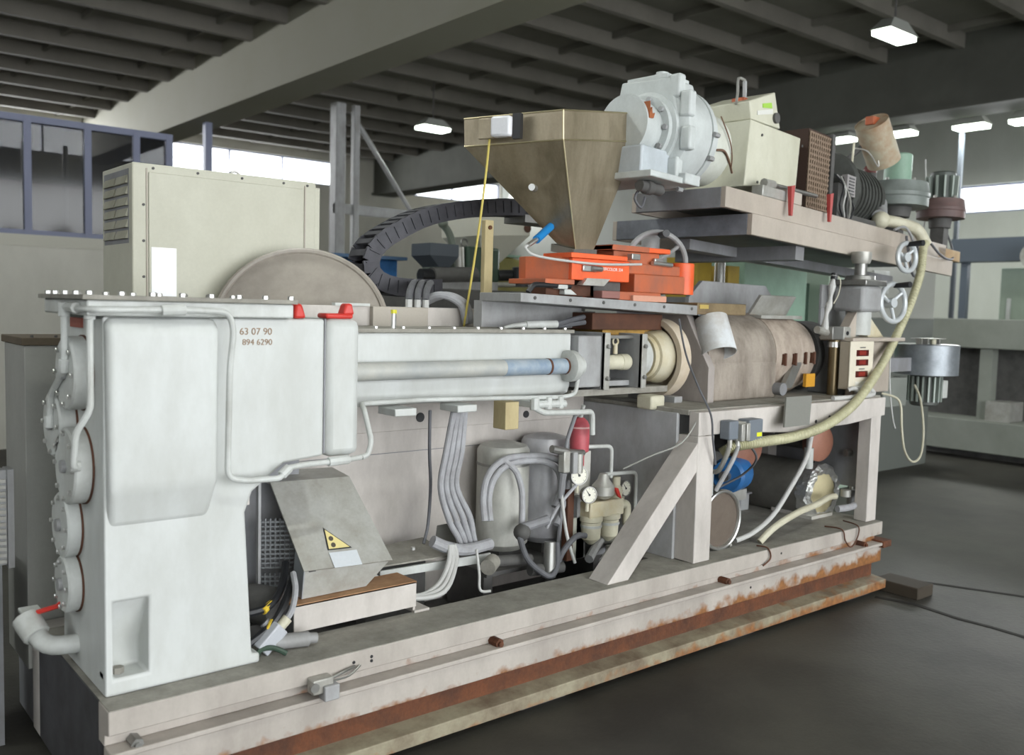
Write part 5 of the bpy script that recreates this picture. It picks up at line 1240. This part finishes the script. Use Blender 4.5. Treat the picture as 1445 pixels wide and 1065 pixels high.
MB().cyl((4.24, .22, .80), (4.32, .20, .80), .022, n=10).build('top_valve', steel, t)
MB().cyl((4.29, .20, .77), (4.29, .20, .84), .016, n=10).build('top_knob', steel, t)
MB().cyl((4.33, .22, .45), (4.33, .22, .57), .024, n=10).build('lower_valve', dgrey, t)
MB().cyl((4.20, .18, .55), (4.20, .18, .59), .03, n=12).build('clamp', galv, t)
# wires along the connector box
hose('box_cable', [(2.83, .0, .98), (2.83, .02, .92), (2.83, .06, .85), (2.83, .10, .84)], .012, galv, 'grey cable dropping from the connector box to the riser', 'cable')
hose('box_cable', [(2.90, .0, .98), (2.86, -.01, .93), (2.82, .0, .86), (2.79, .04, .76)], .011, greym, 'grey cable bending down from the connector latches', 'cable')
hose('box_cable', [(2.94, -.01, 1.0), (3.05, .0, .90), (3.08, .10, .80), (3.0, .2, .72)], .006, dhose, 'thin dark wire below the connector box', 'cable')
for k in range(4):
    hose('plug_cable', [(4.06 + .05 * k, .12, 1.19), (4.09 + .05 * k, .10, 1.20), (4.12 + .05 * k, .08, 1.165), (4.0 + .03 * k, .07, 1.156), (3.86, .09, 1.155)], .013, whose, 'white cable elbow lying on the stand top by the indicator', 'cable', 'white cables at the indicator')
hose('earth_wire', [(4.40, .10, 1.16), (4.46, .02, 1.12), (4.47, .0, .95), (4.52, .0, .82), (4.66, .02, .74), (4.84, .06, .76), (4.98, .12, .90), (5.08, .2, 1.08), (5.15, .28, 1.17)], .007, cream, 'cream wire looping from the stand to the hanging blower motor', 'wire')
hose('lead_pair', [(4.62, .18, 1.46), (4.60, .16, 1.2), (4.62, .14, 1.0), (4.66, .14, .93)], .005, whose, 'thin pale lead hanging behind the far stand leg', 'wire')

# hanging blower right of the stand
t = thing('hanging_blower', (5.2, .35, .95), 'galvanised flat drum fan with finned motor hanging under it', 'blower')
c = V((5.430, 0.350, 1.316)); M = Matrix.Translation(c)
MB(M).lathe((0, 0, -.085), (0, 0, 1), [(0, .19), (0, .205), (.20, .205), (.205, .195), (.205, .01)], 40).build('drum', mat('spangled_galv', '#8e9499', .4, .5, '#6b6f73', .6, 14, 1), t)
MB(M).lathe((0, 0, -.30), (0, 0, 1), [(0, .08), (.01, .092), (.19, .092), (.215, .10)], 26).build('motor', mat('dark_motor_body', '#4a4d49', .5), t)
copies('fin', MB().box(.085, .112, -.005, .005, -.27, -.10), mat('pale_fin', '#9aa39c'), t, [(tuple(c), (0, 0, k * math.pi / 9)) for k in range(18)])
MB(M).box(.10, .17, -.08, .02, -.25, -.13).build('terminal_box', white2, t, .005)
MB(M).box(-.12, .14, -.06, .06, .155, .16).build('bracket_plate', galv, t)
copies('bracket_leg', MB().box(-.006, .006, -.02, .02, .085, .16), galv, t, [tuple(c + V((x, 0, 0))) for x in (-.115, .135, -.03)])
MB(M).cyl((.04, -.02, .09), (.04, -.02, .155), .02, n=12).build('boss', cream, t)
MB(M).box(-.80, -.15, .0, .10, -.06, .03).build('support_arm', dgrey, t)
MB(M).box(-.50, -.20, .02, .25, -.30, -.10).build('gear_case', mat('grey_green_case', '#7c807a', .5), t, .01)

tb_ = MB().box(4.34, 4.52, -.22, .05, 0, .07).build('timber_block', mat('shadowed_timber', '#3d362c', .8), None, .006)  # dark shadow under the frame end is put into the block's colour
tag(tb_, 'timber block coloured with the dark shadow at the rusty frame end', 'block')

# ================================================================ far machines seen through the gaps
def bench(): 
    t = thing('far_machine_bed', (3.6, 3.2, 0), 'dark far machine bed standing behind the extruder', 'machine bed')
    MB().box(2.3, 4.7, 2.95, 3.5, 1.50, 1.74).build('bed', darkm, t, .01)
    for x in (2.4, 4.5): MB().box(x, x + .12, 3.0, 3.4, 0, 1.5).build('leg', darkm, t)
    MB().cyl((2.9, 3.0, 1.76), (4.2, 3.0, 1.80), .02).build('rail', galv, t)
bench()
t = thing('far_dark_hopper', (3.2, 3.1, 1.74), 'dark slate hopper on the far machine behind the carrier chain', 'hopper')
MB().hexa([(3.20, 2.98, 1.90), (3.30, 2.98, 1.90), (3.30, 3.2, 1.90), (3.20, 3.2, 1.90), (3.10, 2.95, 1.98), (3.36, 2.95, 1.98), (3.36, 3.2, 1.98), (3.10, 3.2, 1.98)]).build('cone', mat('slate_blue_paint', '#4d545c', .5), t)
MB().box(3.10, 3.36, 2.95, 3.2, 1.98, 2.07).build('rim', mat('slate_blue_paint', '#4d545c'), t)
MB().box(3.2, 3.35, 3.0, 3.2, 1.74, 1.90).build('stand', mat('far_green_grey', '#8a9488', .6), t)
t = thing('far_green_machine', (3.55, 3.1, 1.74), 'dark green gear motor on the far machine behind the cord', 'motor')
MB().box(3.48, 3.80, 3.0, 3.25, 1.80, 2.07).build('gear_case', dgreen, t, .02)
MB().torus((3.52, 3.1, 2.10), (0, 1, 0), .03, .009, 16, 6).build('eye', steel, t)
MB().cyl((3.15, 3.0, 1.83), (3.55, 3.0, 1.85), .065, n=20).build('motor', darkm, t)
MB().cyl((3.05, 3.0, 1.83), (3.15, 3.0, 1.83), .05, n=20).build('fan_cap', black, t)
MB().box(3.2, 3.75, 2.96, 3.2, 1.74, 1.80).build('foot', greym, t)
MB().cyl((3.80, 3.05, 1.86), (4.0, 3.05, 1.87), .045, n=16).build('shaft', black, t)
MB().lathe((4.02, 3.0, 1.78), (0, 0, 1), [(0, .075), (.15, .075), (.155, .06)], 20).build('black_cup', black, t)
t = thing('far_robot_arm', (3.35, 3.1, 1.74), 'small grey green articulated arm beside the dark far hopper', 'arm')
MB().cyl((3.44, 3.05, 1.80), (3.42, 3.05, 2.06), .05, n=14).build('base', galv, t)
MB().tube([(3.40, 3.05, 1.9), (3.37, 3.05, 2.08), (3.33, 3.05, 2.17), (3.28, 3.05, 2.22)], .028, 10, 4).build('arm', mat('olive_grey', '#6d756a', .5), t)
MB().ball((3.28, 3.05, 2.23), .04).build('wrist', mat('olive_grey', '#6d756a'), t)
t = thing('far_blue_cabinet', (3.0, 3.4, 0), 'blue cabinet with sand coloured heap on top behind the chain', 'cabinet')
MB().box(2.80, 3.20, 3.55, 3.9, 0, 1.96).build('body', blue, t, .006)
MB().box(2.62, 3.26, 3.5, 3.95, 1.96, 1.985).build('top', mat('blue_grey_top', '#4f6a8a', .5), t)
MB().lathe((3.0, 3.7, 1.985), (0, 0, 1), [(0, .16), (.03, .1), (.05, .01)], 18).build('heap', wood, t)
t = thing('white_hopper', (3.85, 3.3, 1.75), 'small cream hopper with flat sides behind the wooden post', 'hopper')
wh = mat('far_cream_sheet', '#d6d4c6', .5)
def ph(x, y, d): return V((x, d, y))
A_ = [V(p) for p in ((3.581, 3.000, 2.299), (4.096, 3.000, 2.341))]; B_2 = [V(p) for p in ((3.585, 3.000, 2.158), (4.101, 3.000, 2.194))]; C_ = [V(p) for p in ((3.766, 3.000, 1.950), (3.917, 3.000, 1.958))]
dy = V((0, .5, 0)); dy2 = V((0, .15, 0)); s0 = V((0, .17, 0))
MB().hexa([B_2[0], B_2[1], B_2[1] + dy, B_2[0] + dy, A_[0], A_[1], A_[1] + dy, A_[0] + dy]).build('rim', wh, t)
MB().hexa([C_[0] + s0, C_[1] + s0, C_[1] + s0 + dy2, C_[0] + s0 + dy2, B_2[0], B_2[1], B_2[1] + dy, B_2[0] + dy]).build('cone', wh, t)
MB().cyl(C_[0].lerp(C_[1], .5) + V((0, .24, 0)), C_[0].lerp(C_[1], .5) + V((0, .24, -.22)), .05).build('throat', wh, t)
for p in ((3.651, 2.990, 2.217), (4.069, 2.990, 2.248)): MB().cyl(p, V(p) + V((0, .03, 0)), .035, n=12).build('port', brown, t)
t = thing('far_olive_machine', (4.4, 3.3, 0), 'olive yellow machine housing far behind the orange gate', 'machine')
MB().prism([(4.05, 0), (4.75, 0), (4.75, 1.90), (4.60, 2.02), (4.25, 2.07), (4.05, 1.95)], 'y', 3.6, 4.2).build('housing', mat('olive_yellow', '#8a8340', .6, 0, '#6a6432', .4, 6, 1), t, .02)
MB().box(4.05, 4.5, 3.58, 4.2, 2.05, 2.07).build('lid', greenp, t)
t = thing('far_yellow_press', (4.7, 1.9, 0), 'yellow machine column seen between the platform and barrel', 'machine')
MB().box(4.62, 4.78, 1.7, 2.0, 0, 2.02).build('column', mat('ochre_yellow', '#b59a35', .6, 0, '#8a742a', .4, 8, 1), t)
MB().box(4.98, 5.12, 1.7, 2.0, 0, 1.97).build('column', mat('ochre_yellow', '#b59a35'), t)
MB().box(4.5, 5.4, 1.68, 2.02, 1.66, 1.72).build('cross_bar', dgrey, t)
MB().cyl((4.88, 1.7, 1.6), (4.88, 1.7, 2.1), .04).build('guide_rod', steel, t)
t = thing('far_green_cabinet', (6.2, 2.0, 0), 'pale green cabinet seen under the platform beyond the barrel', 'cabinet')
MB().box(5.45, 6.35, 1.9, 2.4, 0, 2.03).build('body', greenp, t, .01)
MB().box(6.7, 7.2, 1.9, 2.4, 0, 2.03).build('body', mat('pale_green_two', '#a4b5a4', .5), t, .01)
MB().box(6.35, 6.7, 2.1, 2.4, 0, 1.9).build('link', dgreen, t)
t = thing('far_grey_cabinet', (8.4, 2.4, 0), 'grey white control cabinet with small switch beyond the ribbed hose', 'cabinet')
MB().box(7.6, 9.3, 2.2, 2.8, 1.60, 2.25).build('body', mat('grey_white_cab', '#a5a69f', .6), t, .01)
MB().box(7.6, 9.3, 2.2, 2.8, 0, 1.60).build('base', mat('grey_base', '#6b6f6a', .6), t)
MB().box(7.95, 8.25, 2.17, 2.2, 1.85, 2.08).build('switch_plate', white2, t, .006)
MB().cyl((8.1, 2.16, 1.97), (8.1, 2.14, 1.97), .04).build('switch_knob', black, t)
# long machine at the right wall
t = thing('far_long_machine', (10.6, 1.0, 0), 'long grey machine bed with legs along the far right', 'machine')
lm = mat('far_grey_bed', '#878b83', .7, 0, '#6a6d64', .4, 2, 1)
MB().box(10.0, 11.4, -2.5, 2.9, .10, .46).build('plinth', lm, t, .01)
MB().box(10.2, 11.2, -2.4, 3.0, 1.28, 1.62).build('table', lm, t, .01)
MB().box(10.5, 11.2, -2.4, 3.0, .46, 1.28).build('shade_block', darkm, t)  # dark block stands in for the shade under the table
for y in (-1.2, .6, 1.95): MB().box(10.25, 10.4, y, y + .14, .46, 1.28).build('leg', lm, t)
MB().box(10.15, 10.55, 1.68, 1.95, .46, .68).build('bearing_block', galv, t)
MB().box(10.3, 10.4, -2.4, 2.9, .0, .12).build('kick_strip', darkm, t)
t = thing('far_pale_cabinets', (11, 1, 0), 'row of pale green cabinets standing behind the long grey machine', 'cabinets')
for k, y in enumerate((-1.9, -.75, .4, 1.55)):
    MB().box(12.0, 12.6, y, y + 1.1, 0, 2.3).build('cabinet', mat('pale_sage', '#93a091', .6, 0, '#7b887a', .4, 2, 1), t, .01)
    MB().box(11.985, 12.0, y + .95, y + 1.0, 1.6, 1.9).build('handle', white2, t)
b = MB().box(11.4, 11.7, -2.5, 3.1, 2.36, 2.68).box(11.5, 11.6, -2.4, -2.3, 0, 2.36).box(11.5, 11.6, 3.0, 3.1, 0, 2.36)
t = thing('far_blue_beam', (11.5, .3, 0), 'blue grey crane beam on posts beyond the long machine', 'beam')
bm = mat('blue_grey_beam', '#565f6a', .6)
MB().box(11.5, 11.75, -2.5, 3.1, 2.36, 2.66).build('beam', bm, t)
for y in (-2.4, 2.9): MB().box(11.58, 11.67, y, y + .09, 0, 2.36).build('post', bm, t)
MB().lathe((11.35, 1.95, 2.4), (-1, 0, 0), [(0, .16), (.15, .16)], 20).build('pulley', galv, t)
t = thing('far_orange_column', (13.55, 4.0, 0), 'thin blue grey column rising beside the right window', 'column')
MB().box(13.52, 13.58, 3.97, 4.03, 0, 4.58).build('shaft', mat('dark_column_paint', '#3f454d', .7), t)
MB().box(13.4, 13.7, 3.85, 4.15, 0, .03).build('base_plate', bm, t)
t['label'] = 'thin blue grey roof column rising beside the right window'; t.name = 'roof_column'
# equipment inside the glazed office
t = thing('office_rack', (1.6, 9.3, 0), 'dim pipe rack seen through the office glazing', 'rack')
for x in (1.2, 1.75, 2.2): MB().cyl((x, 9.4, 0), (x, 9.4, 3.4), .03).build('upright', galv, t)
MB().cyl((.9, 9.38, 3.0), (2.6, 9.38, 2.95), .05).build('crossbar', galv, t)
MB().box(.9, 2.6, 9.3, 9.9, 0, 2.45).build('cabinet', darkm, t)
